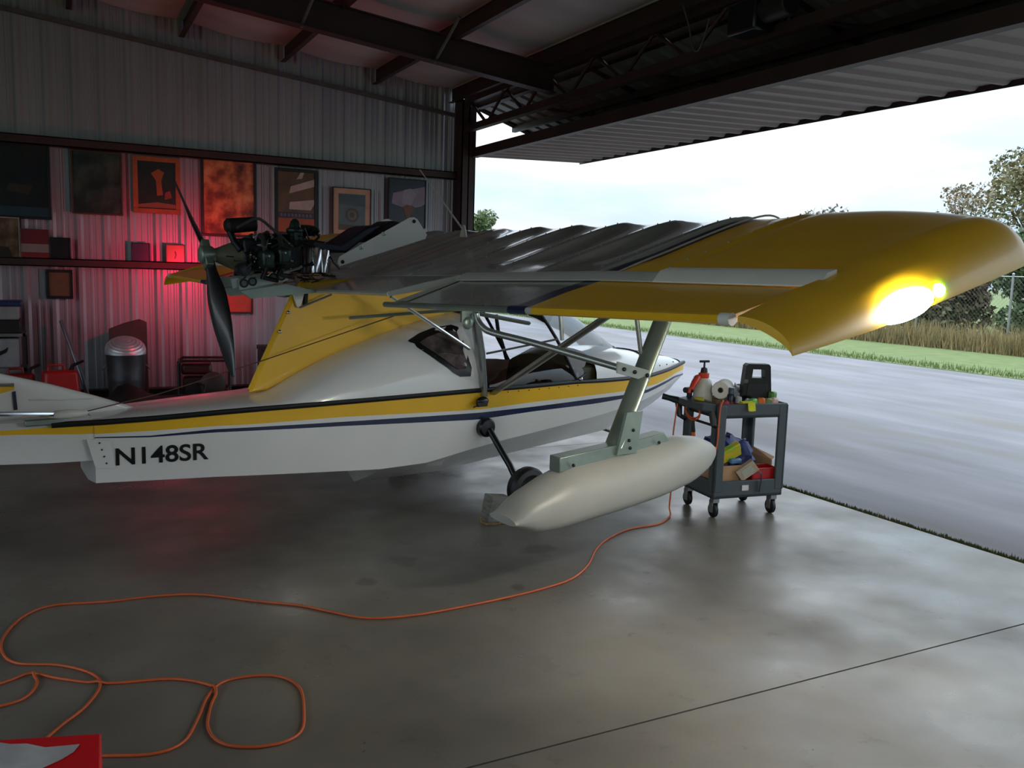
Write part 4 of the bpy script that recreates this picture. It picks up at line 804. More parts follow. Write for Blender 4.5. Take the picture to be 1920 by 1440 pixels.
# clear jar lying, clear bag
o = thing('clear_jar', 'clear plastic jar lying on its side in the cart tray', 'jar', cp(.30, .16, TZ+.058), CA+.15); MB().lathe([(.03, -.085), (.042, -.075), (.052, -.02), (.055, .07), (.05, .078)], (0, 0, 0), (1, 0, 0), 20).build('jar_body', glass('clear_plastic', (.86, .9, .92), .45, .12), o); MB().lathe([(.034, -.11), (.038, -.105), (.038, -.085), (.03, -.082)], (0, 0, 0), (1, 0, 0), 18).build('jar_lid', mat('dark_green_lid', '2d4038', .5), o)
m = MB(); m.sphere((0, 0, .08), (.05, .045, .08), 12, 9); m.sphere((.03, .0, .13), (.035, .03, .05), 10, 7); lumpy(m, .03, 30); o = m.build('plastic_bag', mat('frosted_bag', 'b9bcc6', .25, 0, .15, 14, bump=.6)); o.location = cp(.33, .31, TZ+.01); tag(o, 'crumpled frosty plastic bag behind the clear jar', 'bag')
# black tool case standing
o = thing('tool_case', 'black plastic tool case with a carry handle standing on the cart', 'case', cp(.46, .22, TZ), CA-.30); mk = mat('black_case_plastic', '15191b', .5, 0, .15, 10)
out = [(-.115, 0), (.115, 0), (.118, .03), (.10, .21), (.092, .33), (.08, .345), (-.075, .345), (-.09, .33), (-.10, .21), (-.118, .03)]; hole = [(-.045, .245), (.055, .245), (.05, .305), (-.04, .305)]
m = MB(); m.mm((-.112, -.045, 0), (.112, .045, .035))
def pr(poly): return m.prism([Vector((x, -.045, z)) for x, z in poly], (0, .09, 0))
pr([(-.118, .03), (.118, .03), (.10, .24), (-.10, .24)]); pr([(-.10, .24), (-.045, .24), (-.04, .305), (-.092, .33)]); pr([(.055, .24), (.10, .24), (.092, .33), (.05, .305)]); pr([(-.092, .33), (-.04, .305), (.05, .305), (.092, .33), (.08, .345), (-.075, .345)])
m.build('case_shell', mk, o); MB().prism([(x, -.05, z) for x, z in ((-.085, .05), (.085, .05), (.072, .2), (-.072, .2))], (0, .006, 0)).build('case_panel', mat('case_panel_black', '202528', .5), o, bevel=.004); MB().box((-.09, -.048, .215), (.03, .008, .03)).build('case_latch', mat('grey_latch', '5c6062', .5), o, bevel=.003)
# small packets
def packet(name, label, u, v, d, col, rz, z=TZ, cat='packet', rx=0):
    o = MB().box((0, 0, d[2]/2), d, Matrix.Rotation(rx, 3, 'X')).build(name, mat('pk_'+col, col, .45, 0, .15, 20), bevel=min(d)*.3); o.location = cp(u, v, z); o.rotation_euler.z = CA+rz; return tag(o, label, cat)
m = MB(); m.loft([[(-.055+q, -.012, .0), (-.055+q, .03, .01), (-.05+q*.9, .05, -.01), (-.05+q*.9, .04, -.02)] for q in (0, .03, .06, .10)]); m.loft([[(-.02+q, -.03, -.06+.05*abs(q-.03)*10*.3), (-.02+q, -.016, .004), (-.02+q, -.008, .006), (-.02+q, -.02, -.055)] for q in (0, .02, .04, .06)]); o = m.build('yellow_rag', mat('yellow_cloth', 'd8d41e', .7, 0, .12, 20, bump=.4)); o.location = cp(.26, .0, .858); o.rotation_euler.z = CA; tag(o, 'bright yellow rag hanging over the cart rim', 'rag')
packet('green_packet', 'pale green packet lying in front of the black tool case', .335, .06, (.07, .05, .105), '6fc06a', .3); packet('orange_packet', 'orange packet at the foot of the black tool case', .395, .05, (.06, .04, .11), 'e2701f', -.2); packet('olive_packet', 'olive green packet right below the tool case front', .455, .05, (.07, .04, .105), '6d7a34', .1)
packet('green_pouch', 'leaf green pouch beside the tool case', .545, .12, (.06, .05, .145), '4f8c34', .4); packet('pink_packet', 'pale pink packet near the end of the cart tray', .52, .07, (.07, .05, .105), 'd6b0a2', .2)
m = MB(); m.sphere((0, 0, .05), (.04, .06, .05), 12, 8); m.sphere((.01, .03, .06), (.025, .03, .055), 10, 7); lumpy(m, .02, 40); o = m.build('wrapped_bundle', mat('pale_blue_wrap', '9aa9bd', .3, 0, .15, 14, bump=.6)); o.location = cp(.555, .33, TZ); tag(o, 'pale blue plastic wrapped bundle at the end of the cart tray', 'bundle')
# drill and screwdriver on the handle shelf
m = MB(); m.tube([(-.03, 0, .06), (.05, 0, .055)], [.022, .026], 10); m.box((.03, 0, .025), (.035, .03, .05)); o = m.build('hand_drill', mat('dark_tool', '241f1f', .5), bevel=.004); o.location = cp(-.045, .36, .85); o.rotation_euler.z = CA+.4; tag(o, 'small dark hand tool resting on the cart handle shelf', 'tool')
o = thing('screwdriver', 'yellow handled screwdriver lying on the cart handle shelf', 'screwdriver', cp(-.045, .25, .862), CA-1.2); MB().lathe([(.006, 0), (.014, .01), (.015, .07), (.010, .085)], (0, 0, 0), (1, 0, 0), 10).build('grip', mat('yellow_grip', 'c9c23a', .4), o); MB().tube([(.085, 0, 0), (.15, 0, -.006)], .004, 6).build('shaft', m_alu, o)
# lower shelf
o = thing('cardboard_box', 'open tan cardboard box on the lower cart shelf', 'box', cp(.02, .03, .18), CA); mcb = mat('tan_cardboard', 'b8916c', .8, 0, .08, 10)
for a, b in (((.02, .03, 0), (.30, .038, .20)), ((.02, .03, 0), (.028, .40, .20)), ((.02, .39, 0), (.54, .40, .22)), ((.53, .06, 0), (.54, .40, .22)), ((.02, .03, 0), (.54, .40, .008))): MB().mm(a, b).build('box_wall', mcb, o)
MB().prism([(.535, .06, .22), (.535, .38, .22), (.58, .36, .26), (.58, .09, .235)], (0, 0, .005)).build('box_flap', mcb, o)
m = MB(); m.sphere((.22, .25, .18), (.21, .11, .18), 36, 20); m.sphere((.36, .22, .16), (.11, .10, .18), 14, 9); m.sphere((.12, .24, .24), (.10, .09, .13), 12, 8); m.sphere((.26, .24, .28), (.13, .09, .09), 12, 8); lumpy(m, .05, 14); lumpy(m, .02, 40); m.v = [Vector((v.x, max(.0, min(.335, v.y)), max(.0, v.z))) for v in m.v]; o2 = m.build('blue_bag', mat('blue_sack', '1b2f78', .5, 0, .3, 16, bump=.6)); o2.location = cp(.03, .04, .20); o2.rotation_euler.z = CA; tag(o2, 'dark blue bag bulging out of the cardboard box', 'bag')
m = MB(); R_ = Matrix.Rotation(radians(-25), 3, 'Y') @ Matrix.Rotation(radians(20), 3, 'X'); m.box((0, 0, 0), (.20, .05, .11), R_); o2 = m.build('seed_packet', mat('green_yellow_print', '8dbb3a', .4, 0, .3, 9, col2='efb323', stretch=(1, 1, 3)), bevel=.008); o2.location = cp(.19, .12, .46); o2.rotation_euler.z = CA; tag(o2, 'green and yellow packet leaning on the blue bag', 'packet')
packet('blue_sachet', 'light blue sachet tucked below the green and yellow packet', .24, .10, (.10, .04, .04), '5f86ad', .1, .385)
o2 = MB().box((0, 0, 0), (.15, .075, .085), Matrix.Rotation(radians(-38), 3, 'Y')).build('small_carton', mat('grey_brown_carton', 'b8a792', .6, 0, .12, 16)); o2.location = cp(.30, .035, .35); o2.rotation_euler.z = CA-.4; tag(o2, 'small tilted grey-brown carton in front of the tan box', 'carton')
MB().box((-.0, -.04, 0), (.09, .004, .05), Matrix.Rotation(radians(-38), 3, 'Y')).build('carton_label', mat('pale_sticker', 'b9bcae', .5), o2)
o2 = thing('red_bin', 'bright red open bin at the end of the lower cart shelf', 'bin', cp(.35, .035, .19), CA); mr_ = mat('red_bin_plastic', 'b3171b', .4, 0, .06, 8)
for a, b in (((0, 0, 0), (.20, .008, .165)), ((0, 0, 0), (.008, .1, .165)), ((.192, 0, 0), (.20, .1, .175)), ((0, .092, 0), (.20, .1, .175)), ((0, 0, 0), (.2, .1, .008))): MB().mm(a, b).build('bin_wall', mr_, o2)
MB().tube([cp(.37, -.012, .35), cp(.385, -.03, .33), cp(.39, -.024, .28), cp(.388, -.016, .19)], .012, 6, flat=.35).build('black_strap', m_blk).select_set(False)
tag(bpy.data.objects['black_strap'], 'black strap hanging over the rim of the lower cart shelf', 'strap')
# ================================================================== ORANGE CORDS
m_org = mat('orange_cord', 'd2602a', .5, 0, .1, 6)
def floorline(pts, z=.006): return [WZ(px, py, z) for px, py in pts]
def crv(pts, n=6): return [Vector(p) for p in smoothtab([tuple(p) for p in pts], n)]
line = [(1256, 968), (1235, 982), (1180, 992), (1140, 1010), (1118, 1030), (1102, 1060), (1072, 1085), (1020, 1103), (960, 1118), (880, 1135), (780, 1153), (690, 1159), (620, 1147), (560, 1135), (480, 1127), (380, 1115), (300, 1117), (200, 1128), (100, 1135), (45, 1155), (10, 1190), (3, 1220), (30, 1243), (110, 1247), (170, 1262), (188, 1285), (160, 1325), (115, 1360), (70, 1400), (50, 1425), (120, 1418), (200, 1417), (290, 1413), (345, 1390), (372, 1345), (390, 1305), (420, 1278), (480, 1267), (530, 1270), (562, 1290), (570, 1330), (565, 1370), (530, 1392), (470, 1401), (415, 1393), (390, 1365), (395, 1325), (405, 1296), (385, 1282), (320, 1273), (200, 1281), (110, 1272), (60, 1262), (20, 1275), (-30, 1292)]
pts = floorline(line)
p = crv([cp(-.07, .10, .85), cp(-.10, .06, .70), cp(-.09, .03, .45), WZ(1258, 905, .22) , WZ(1257, 945, .06)] if False else [WZ(1259, 890, .30), WZ(1258, 920, .19), WZ(1255, 950, .06)]+pts)
for i in range(len(p)): p[i].z = max(p[i].z, .006)
# lift the cord where it crosses itself
for i in range(len(p)):
    for j in range(i-25):
        if (p[i].xy-p[j].xy).length < .02: p[i].z = max(p[i].z, .014)
o = MB().tube([cp(-.10, .40, .80)+Vector((0, 0, 0)), cp(-.12, .40, .6), cp(-.14, .38, .42)]+p, .0058, 8).build('extension_cord', m_org, ang=60); tag(o, 'long orange extension cord looping across the concrete floor', 'cord')
p = crv(floorline([(-40, 1330), (0, 1324), (40, 1312), (62, 1295), (70, 1278), (62, 1266)])); 
for q in p: q.z = .0065
p[-1].z = p[-2].z = .02
o = MB().tube(p, .0058, 8).build('loose_cord_end', m_org, ang=60); tag(o, 'loose end of orange cord curling beside the main loops', 'cord')
# coil on the cart handle and hanging plug
ring = [cp(-.055, .25+.10*cos(t), .80+.055*sin(t)-.03) for t in [2*pi*k/24 for k in range(25)]]
m = MB(); m.tube(ring, .006, 6); m.tube([q+Vector((0, 0, -.015)) for q in ring], .006, 6); m.tube(crv([cp(.06, .06, .87), cp(.03, -.01, .88), cp(-.0, -.03, .84), cp(-.01, -.035, .70), cp(-.012, -.03, .55), cp(-.03, .0, .42)]), .006, 6); o = m.build('hung_cord', m_org); tag(o, 'orange cord coiled on the cart handle with one length hanging down', 'cord')
m = MB(); a = WZ(1285, 768, .75); a = cp(-.05, .24, .71); m.tube([a, a+Vector((0, 0, -.06)), a+Vector((.005, 0, -.10))], [.008, .014, .016], 8); o = m.build('cord_plug', m_blk); 
o2 = MB().tube([a+Vector((.005, 0, -.10)), a+Vector((.01, 0, -.2))], [.014, .017], 8).build('plug_grip', m_org, o); tag(o, 'black and orange cord plug hanging below the cart handle', 'plug')
# ================================================================== WHEEL CHOCKS AND ROPE
k0 = WZ(935, 985); k0.z = 0
m = MB(); m.loft([[(-.10, y, 0), (.13, y, 0), (.13, y, .04), (.085, y, .17), (-.07, y, .19), (-.10, y, .03)] for y in (-.06, .06)]); o = m.build('wheel_chock', mat('grey_weathered_wood', '8a867c', .8, 0, .2, 10, bump=.4, stretch=(1, 1, 5)), bevel=.004); wp = AO+AF*.66+AR_*1.02; o.location = (wp.x, wp.y, 0); o.rotation_euler.z = PHI-.1; tag(o, 'weathered grey wooden chock behind the main wheel', 'chock')
m = MB(); m.loft([[(-.12, y, 0), (.12, y, 0), (.12, y, .03), (.0, y, .08), (-.12, y, .11)] for y in (-.06, .06)]); o = m.build('wheel_chock', mat('yellow_chock_paint', 'b98a1e', .6, 0, .2, 8), bevel=.004); wp = AO+AF*1.36+AR_*.95; o.location = (wp.x, wp.y, 0); o.rotation_euler.z = PHI; tag(o, 'yellow painted wooden chock ahead of the main wheel', 'chock')
MB().box((.16, 0, .02), (.12, .1, .04)).build('wooden_foot', mat('grey_weathered_wood', '8a867c'), o)
p = crv([tuple(AO+AF*x+AR_*r+Vector((0, 0, z))) for x, r, z in ((.51, 1.03, .05), (.50, 1.07, .02), (.56, 1.11, .009), (.75, 1.12, .009), (1.0, 1.13, .009), (1.25, 1.10, .009), (1.33, 1.06, .012))], 5); o = MB().tube(p, .009, 8).build('chock_rope', mat('tan_rope', '9b7d4f', .9, 0, .3, 60, bump=.6)); tag(o, 'tan rope joining the two wheel chocks', 'rope')
# ================================================================== RED CARTON in the near corner
a = WZ(190, 1374, .42); b = WZ(189, 1440, .42)
v = (a-b); v.z = 0; v.normalize(); u = Vector((v.y, -v.x, 0)); o = thing('red_carton', 'bright red carton with a white swoosh print in the near corner', 'carton', (a-u*.5-v*.34).xy.to_3d(), math.atan2(u.y, u.x))
bk = Matrix.Rotation(-math.atan2(u.y, u.x), 3, 'Z') @ (WZ(-60, 1390, .42)-a); bk = bk*(.5/bk.length); MB().prism([(.5, .34, 0), (.5, 0, 0), (.5+bk.x, bk.y, 0), (.5+bk.x, .34+bk.y, 0)], (0, 0, .42)).build('carton_body', mat('red_print', 'e8101e', .45, 0, .05, 6), o, bevel=.006)
rz_ = math.atan2(u.y, u.x)
def onr(px, py): q = WZ(px, py, .4215); d = Matrix.Rotation(-rz_, 3, 'Z') @ (q-o.location); return Vector((max(.02, min(.496, d.x)), d.y, .4215))
sw = [(-30, 1392), (0, 1392), (20, 1395), (50, 1394), (85, 1401), (120, 1398), (150, 1395), (138, 1410), (115, 1424), (80, 1440), (40, 1462), (-30, 1490)]
MB().add([onr(*q) for q in sw], [tuple(range(len(sw)))]).build('white_swoosh', mat('white_print', 'd6d3d4', .5, 0, .15, 8), o, smooth=False)
# ================================================================== PICTURES ON THE WALL
PY = WALLY-.02
def artmat(name, cols, scale=4, stretch=(1, 1, 1), rough=.3):
    m = mat(name, cols[0], rough, 0, .1, scale, col2=cols[1], stretch=stretch); t = m.node_tree
    for n in t.nodes:
        if n.type == 'TEX_NOISE': src = n
    p = t.nodes['Principled BSDF']; r = t.nodes.new('ShaderNodeValToRGB'); t.links.new(src.outputs[0], r.inputs[0]); el = r.color_ramp.elements
    while len(el) < len(cols): el.new(.5)
    for i, c in enumerate(cols): el[i].position = .3+.42*i/(len(cols)-1); el[i].color = (*lin(c), 1)
    t.links.new(r.outputs[0], p.inputs['Base Color']); return m
def picture(box, label, frame_col, fw_, art, mat_col=None, mw=0, name='framed_picture', shapes=(), y=PY-.02, cat='picture', group='pictures on the hangar wall'):
    x0, y0, x1, y1 = box; a = WY(x0, y1, y); b = WY(x1, y0, y); wd, hg = b.x-a.x, b.z-a.z
    o = thing(name, label, cat, ((a.x+b.x)/2, y, a.z), 0, group); w2 = wd/2; fm = mat('frame_'+frame_col, frame_col, .4, 0, .15, 12)
    if fw_:
        for q in (((-w2, -.02, 0), (w2, .012, fw_)), ((-w2, -.02, hg-fw_), (w2, .012, hg)), ((-w2, -.02, fw_), (-w2+fw_, .012, hg-fw_)), ((w2-fw_, -.02, fw_), (w2, .012, hg-fw_))): MB().mm(*q).build('frame_rail', fm, o, bevel=.004)
    if mat_col: MB().mm((-w2+fw_, -.006, fw_), (w2-fw_, .004, hg-fw_)).build('mat_board', mat('matb_'+mat_col, mat_col, .7), o)
    i_ = fw_+mw; MB().mm((-w2+i_, -.009 if mat_col else -.006, i_), (w2-i_, .004, hg-i_)).build('print', art, o)
    for k, (poly, c) in enumerate(shapes):
        MB().prism([(lerp(-w2+i_, w2-i_, u), -.0095-.0006*k, lerp(i_, hg-i_, v)) for u, v in poly], (0, -.0005, 0)).build('printed_shape', mat('ink_'+c, c, .4), o, smooth=False)
    return o
picture((-60, 268, 92, 405), 'large dark picture with a teal lower band above the flag on the wall girt', '10141c', .03, artmat('art_night', ('0c1016', '141a20', '2a2622'), 3), shapes=[([(0, 0), (1, 0), (1, .13), (0, .13)], '1c3c4a'), ([(.45, .35), (.75, .3), (.8, .42), (.5, .45)], '33291f')])
picture((135, 287, 228, 400), 'dark green landscape picture in a thin bronze frame', '4a3420', .02, artmat('art_forest', ('12201c', '1c2e2a', '35453c', '4a5248'), 4))
picture((250, 298, 337, 398), 'dark green picture with an orange figure in a wide orange wood frame', '9a5a30', .06, artmat('art_green_figure', ('14231e', '1d332c'), 5), shapes=[([(.35, .75), (.55, .85), (.7, .78), (.62, .6), (.66, .3), (.5, .28), (.48, .6)], '8a5426'), ([(0, .02), (1, .02), (1, .1), (.5, .14), (0, .08)], '7a5a3a'), ([(.7, .2), (.9, .25), (.85, .4), (.72, .35)], '7a4630')])
picture((378, 300, 480, 442), 'tall picture of warm orange and red shapes in a dark frame behind the propeller', '1d1414', .035, artmat('art_warm', ('3a1a14', '8a4028', 'c87a48', 'd8a070'), 5))
picture((515, 320, 595, 440), 'black framed poster with two white slanted wings over an orange base', '0c0e10', .045, artmat('art_brown', ('3a3020', '5a4026', '6e4a2e'), 4), shapes=[([(.3, .64), (1, .78), (1, .9), (.35, .76)], 'b9a59a'), ([(.3, .38), (.9, .38), (1, .48), (1, .56), (.32, .50)], 'bda69e'), ([(.5, .88), (.62, 1), (.72, 1), (.66, .9)], 'b0a090'), ([(0, .24), (1, .24), (1, .33), (0, .33)], '3a3048'), ([(0, 0), (1, 0), (1, .23), (0, .23)], 'a8502a')]+[([(.06+.1*k, .26), (.12+.1*k, .26), (.12+.1*k, .31), (.06+.1*k, .31)], '6a5e70') for k in range(9)])
picture((623, 355, 696, 442), 'picture of a round emblem with a wide peach mat in a thin dark frame', '2e1a14', .014, artmat('art_blue_grey', ('5a5a58', '4a5a60', '6a6258'), 5), 'c49a80', .075, shapes=[([(0, .72), (1, .66), (1, 1), (0, 1)], '44565e')]+[([(.5+.26*cos(2*pi*k/14)*q, .42+.2*sin(2*pi*k/14)*q) for k in range(14)], c) for q, c in ((1, '554840'), (.7, '6c6058'), (.35, '4c4440'))]+[([(0, 0), (1, 0), (1, .14), (0, .16)], '5a4634')])
picture((727, 338, 799, 425), 'navy picture with a pink cloud and rust peak behind the white engine plate', '14161e', .018, artmat('art_navy', ('181c2c', '1e2438'), 4), shapes=[([(.06, .48), (.3, .42), (.55, .38), (.9, .45), (1, .5), (1, .88), (.7, .82), (.45, .78), (.1, .7)], '8a7a8a'), ([(.38, .42), (.55, .5), (.72, .42), (.6, .25), (.5, .12)], '6a4030'), ([(.35, .5), (.6, .45), (.75, .7), (.6, .82), (.4, .78)], '9a8c9a')])
picture((-30, 408, 36, 482), 'brown and white photo leaning on the girt at the wall end', 'b8aca0', .012, artmat('art_sepia', ('2a2218', '5a4630', '8a7a62'), 6), name='photo_print', y=PY-.06, shapes=[([(0, 0), (.8, 0), (.7, .25), (0, .3)], '241e18')])
f_ = picture((40, 430, 92, 485), 'red and pale striped flag hung on the wall girt', 'a09a96', 0, artmat('art_flag', ('8e8680', '7d7670'), 5), name='striped_flag', y=PY-.07, cat='flag', shapes=[([(0, .5), (1, .5), (1, 1), (0, 1)], '6a1820'), ([(0, 0), (1, 0), (1, .22), (0, .22)], '7a1e26')], group=None) if False else picture((40, 430, 92, 485), 'red and pale striped flag hung on the wall girt', 'a09a96', .004, artmat('art_flag', ('8e8680', '7d7670'), 5), name='striped_flag', y=PY-.07, cat='flag', shapes=[([(0, .5), (1, .5), (1, 1), (0, 1)], '6a1820'), ([(0, 0), (1, 0), (1, .22), (0, .22)], '7a1e26')])
picture((93, 446, 132, 487), 'small nearly black picture standing on the girt beside the flag', '0e1014', .015, artmat('art_black', ('0c0e12', '1c2024'), 8), y=PY-.07)
picture((247, 456, 281, 495), 'small dark blue picture standing on the girt', '1a2030', .012, artmat('art_blue', ('1c2a44', '2c3c54'), 8), y=PY-.07)
picture((311, 459, 347, 497), 'small orange picture with a dark squiggle standing on the girt', '5a3018', .012, artmat('art_orange', ('b06a2c', 'a85e24'), 8), y=PY-.07, shapes=[([(.5, .7), (.56, .5), (.48, .3), (.42, .3), (.5, .5), (.44, .66)], '4a2a14')])
picture((88, 506, 136, 560), 'small brown picture in a thick black frame below the girt', '101210', .035, artmat('art_umber', ('5a5040', '6a5238', '4c5040'), 7))
picture((398, 540, 474, 588), 'wide orange picture in a dark frame below the engine', '3a1a14', .025, artmat('art_coral', ('b85a40', 'a04834', '8a5a40'), 4))
# ================================================================== CLUTTER ALONG THE WALL
# galvanised trash can with ridged dome lid
tcp = WY(238, 745, 11.35); rim = WY(238, 664, 11.35).z; can_ = thing('trash_can', 'galvanised steel trash can with ridged dome lid against the wall', 'trash can', (tcp.x, 11.35, 0)); Rr = (WY(276, 664, 11.35).x-WY(200, 664, 11.35).x)/2*.98
m_can = mat('dull_galvanised', '54565a', .45, .7, .2, 6)
n = 40; secs = []
for h_, r_ in ((0, .84), (.03, .86), (rim*.5, .93), (rim*.52, .945), (rim*.55, .935), (rim-.02, 1.0), (rim, 1.02)):
    secs.append([(Rr*r_*(1+.012*(k % 2))*cos(2*pi*k/n), Rr*r_*(1+.012*(k % 2))*sin(2*pi*k/n), h_) for k in range(n)])
MB().loft(secs).build('can_body', m_can, can_, ang=60)
R_ = Matrix.Rotation(radians(24), 3, 'X'); prof_ = []
for k in range(15): t = k/14; prof_.append((Rr*1.04*cos(t*pi/2*.97)+.001, .0+Rr*.62*sin(t*pi/2)+(.006 if k % 2 else 0)))
m = MB(); m.lathe([(Rr*1.05, -.03)]+prof_, (0, 0, 0), (0, 0, 1), 36); m.v = [R_ @ v+Vector((0, .03, rim+.05)) for v in m.v]; m.build('can_lid', mat('bright_galvanised', 'd8dce2', .4, .6, .1, 8), can_, ang=20)
for s in (-1, 1): MB().tube([(s*Rr*.99, -.05, rim*.8), (s*(Rr+.04), -.05, rim*.72), (s*(Rr+.04), .05, rim*.72), (s*Rr*.99, .05, rim*.8)], .008, 6).build('can_handle', m_can, can_)
# brown board behind the can
a = WY(204, 620, 11.9); b = WY(275, 600, 11.9); o = MB().prism([(0, 0, 0), (b.x-a.x, 0, 0), (b.x-a.x, 0, b.z-.02), ((b.x-a.x)*.8, 0, b.z+.02), ((b.x-a.x)*.4, 0, b.z-.03), (0, 0, a.z+.03)], (0, .05, 0)).build('leaning_board', mat('dark_brown_board', '3a322c', .7, 0, .2, 6), bevel=.01); o.location = (a.x, 11.78, 0); o.rotation_euler.x = radians(-6); tag(o, 'dark brown board leaning on the wall behind the trash can', 'board')
# black tarp heap
m = MB(); random.seed(5); secs = []
for k in range(9):
    t = k/8; h_ = .34*sin(pi*t)**.7*(1+.25*sin(7*t)); wd = .16+.16*sin(pi*t); secs.append([(lerp(-.42, .42, t), -wd, 0), (lerp(-.42, .42, t)+.02, -wd*.7, h_*.6), (lerp(-.42, .42, t), 0, h_), (lerp(-.42, .42, t)-.02, wd*.7, h_*.7), (lerp(-.42, .42, t), wd, 0)])
m.loft(secs); o = m.build('tarp_heap', mat('black_tarp', '111113', .6, 0, .3, 8, bump=.8), ang=50); c = WY(262, 752, 10.75); o.location = (c.x-.02, 10.7, 0); tag(o, 'crumpled black tarp heap on the floor before the trash can', 'tarp')
# red fuel jugs
def jug(px, label, col, w_, h_, y):
    c = WY(px, 720, y); o = thing('fuel_jug', label, 'fuel jug', (c.x, y, 0), .2, 'red fuel jugs by the wall'); mj = mat('jug_'+col, col, .4, 0, .12, 6)
    MB().box((0, 0, h_*.45), (w_, w_*.62, h_*.9), taper=.86).build('jug_body', mj, o, bevel=.04, seg=3); MB().tube([(-w_*.3, 0, h_*.88), (-w_*.28, 0, h_*1.02), (w_*.1, 0, h_*1.02), (w_*.12, 0, h_*.88)], .016, 8).build('jug_handle', mj, o); MB().tube([(w_*.28, 0, h_*.86), (w_*.34, 0, h_*1.0), (w_*.62, 0, h_*1.1)], [.03, .02, .014], 8).build('jug_spout', m_blk, o)
jug(113, 'bright red fuel jug with a black spout beside the leaning pole', 'b01c1e', .42, .5, 11.4); jug(36, 'darker red fuel jug behind the tail fin beside another', '7a1618', .36, .46, 11.5)
# leaning pole
a = WY(115, 602, 12.0); b = WY(155, 712, 11.6); o = MB().tube([(a.x, 12.06, a.z), (b.x, 11.75, b.z), (b.x+(b.x-a.x)*.36, 11.64, 0.0)], .026, 10).build('leaning_pole', mat('grey_pole', '8a8e94', .35, .6)); tag(o, 'grey metal pole leaning on the wall beside the fuel jugs', 'pole')
# generator
c = WY(384, 735, 11.3); gn = thing('generator', 'small portable generator with tube frame standing before the wall', 'generator', (c.x, 11.3, 0), -.15); m_gd = mat('dark_generator', '1d1c1c', .5, .2, .2, 8); gw = .30
for s in (-1, 1): MB().tube([(-gw, s*.2, .03), (-gw, s*.2, .52), (-gw+.04, s*.2, .56), (gw-.04, s*.2, .56), (gw, s*.2, .52), (gw, s*.2, .03)], .016, 8).build('frame_tube', m_gd, gn)
for x in (-gw, gw):
    for z in (.05, .54): MB().tube([(x, -.2, z), (x, .2, z)], .014, 8).build('frame_bar', m_gd, gn)
MB().box((-.09, 0, .45), (.36, .32, .14)).build('fuel_tank', mat('dark_red_tank', '3c1414', .4), gn, bevel=.04, seg=3); MB().box((-.05, 0, .22), (.4, .28, .26)).build('engine_case', m_gd, gn, bevel=.03)
MB().lathe([(.15, 0), (.15, .06), (.10, .08), (.02, .085)], (.10, -.14, .27), (0, -1, 0), 24).build('recoil_cover', mat('grey_recoil', '3c3a38', .5, .3), gn); MB().lathe([(.10, 0), (.10, .1), (.08, .12)], (.18, 0, .14), (1, 0, 0), 20).build('alternator_end', m_gd, gn)
MB().mm((-gw-.02, -.2, .0), (gw, .2, .03)).build('base_skid', m_blk, gn)
# low black motor beside it
c = WY(356, 742, 10.75); o = thing('engine_part', 'black engine part lying on the floor beside the generator', 'machine part', (c.x+.04, 10.72, 0), .3); MB().box((0, 0, .10), (.34, .26, .20)).build('casing', m_gd, o, bevel=.03); MB().lathe([(.09, -.06), (.09, .06), (.03, .08)], (-.05, -.14, .12), (0, -1, 0), 18).build('pulley', m_blk, o); MB().tube([(.1, 0, .18), (.14, 0, .30), (.05, .03, .34)], .02, 8).build('pipe', m_gd, o)
c = WY(455, 727, 11.6); o = MB().lathe([(.16, 0), (.17, .02), (.15, .045), (.02, .05)], (0, 0, 0), (0, 0, 1), 20).build('rubber_pad', m_blk); o.location = (c.x, 11.5, 0); tag(o, 'flat round black rubber pad on the floor near the pylon fin', 'pad')
c = WY(500, 680, 11.8); o = thing('black_crate', 'black crate standing at the wall behind the pylon fin', 'crate', (c.x+.1, 11.75, 0)); MB().mm((-.2, -.16, 0), (.2, .16, .66)).build('crate_body', m_blk, o, bevel=.01); MB().mm((-.21, -.17, .62), (.21, .17, .68)).build('crate_lid', m_gd, o, bevel=.008)
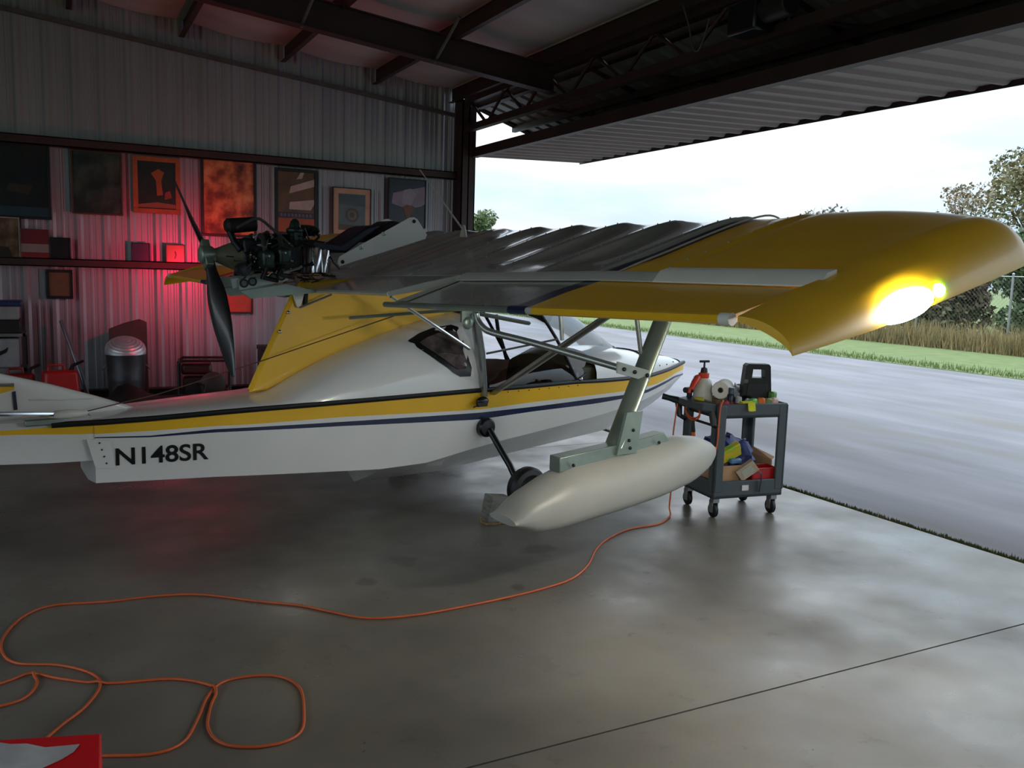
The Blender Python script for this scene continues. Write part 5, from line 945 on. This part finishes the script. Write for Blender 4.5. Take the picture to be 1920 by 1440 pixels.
# shelf rack at the wall end with totes
x1 = WY(48, 600, 11.85).x; x0 = x1-1.0; zs = WY(30, 627, 11.65).z; rk = thing('shelf_rack', 'dark metal shelf rack holding totes at the wall end', 'shelf', ((x0+x1)/2, 11.85, 0)); hw_ = (x1-x0)/2; m_rk = mat('dark_rack', '26282a', .5, .3)
zt_ = zs+.01; zl = WY(30, 690, 11.65).z
for x in (-hw_, hw_-.03):
    for y in (-.22, .19): MB().mm((x, y, 0), (x+.03, y+.03, zt_+.0)).build('rack_post', m_rk, rk)
for z in (zt_, max(.12, zl)): MB().mm((-hw_, -.22, z-.035), (hw_, .22, z)).build('shelf_board', mat('grey_shelf', '6d7370', .6), rk)
t0 = WY(30, 565, 11.62).z; bx = thing('storage_tote', 'translucent storage tote with a blue lid on the shelf rack', 'tote', ((x0+x1)/2, 11.85, zt_)); hh = t0-zt_
MB().mm((-hw_+.04, -.19, 0), (hw_-.05, .19, hh*.42)).build('black_base', m_blk, bx, bevel=.01); MB().mm((-hw_+.05, -.185, hh*.42), (hw_-.06, .185, hh*.84)).build('clear_body', mat('cloudy_plastic', '8f9698', .4), bx, bevel=.015); MB().mm((-hw_+.03, -.2, hh*.84), (hw_-.03, .2, hh)).build('blue_lid', mat('blue_lid', '1c2c5e', .4), bx, bevel=.012)
zl = max(.12, zl); cb = thing('white_cooler', 'pale grey cooler box with a black mark on the lower rack shelf', 'cooler', ((x0+x1)/2, 11.84, zl)); hh = zt_-.05-zl
MB().mm((-hw_+.05, -.19, 0), (hw_-.06, .18, hh*.97)).build('cooler_body', mat('pale_cooler', '8f9698', .5), cb, bevel=.02); MB().prism([(hw_-.34, -.196, hh*.45), (hw_-.22, -.196, hh*.62), (hw_-.18, -.196, hh*.70), (hw_-.2, -.196, hh*.52), (hw_-.3, -.196, hh*.38)], (0, .004, 0)).build('cooler_mark', m_blkp, cb)
# door winch and slack cable on the header
a = WX(1385, 30, XE-.35); o = thing('door_winch', 'dark electric door winch mounted on the header truss', 'winch', (XE-.22, a.y, a.z))
MB().box((0, 0, 0), (.22, .34, .26)).build('gear_case', m_blkp, o, bevel=.02); MB().lathe([(.09, -.16), (.10, -.15), (.10, .12), (.06, .15)], (0, -.3, .02), (0, 1, 0), 20).build('motor', m_gd, o); MB().mm((.06, -.12, -.06), (.22, .12, .30)).build('mounting_plate', m_dark, o)
p = crv([WX(1280, 8, XE-.3), WX(1292, 50, XE-.3), WX(1298, 88, XE-.3), WX(1308, 95, XE-.3), WX(1320, 70, XE-.3), WX(1330, 35, XE-.3)], 5); o2 = MB().tube(p, .008, 6).build('slack_cable', mat('grey_cable', '4c4c4a', .6), o); o2.matrix_parent_inverse = Matrix.Translation(o.location).inverted()
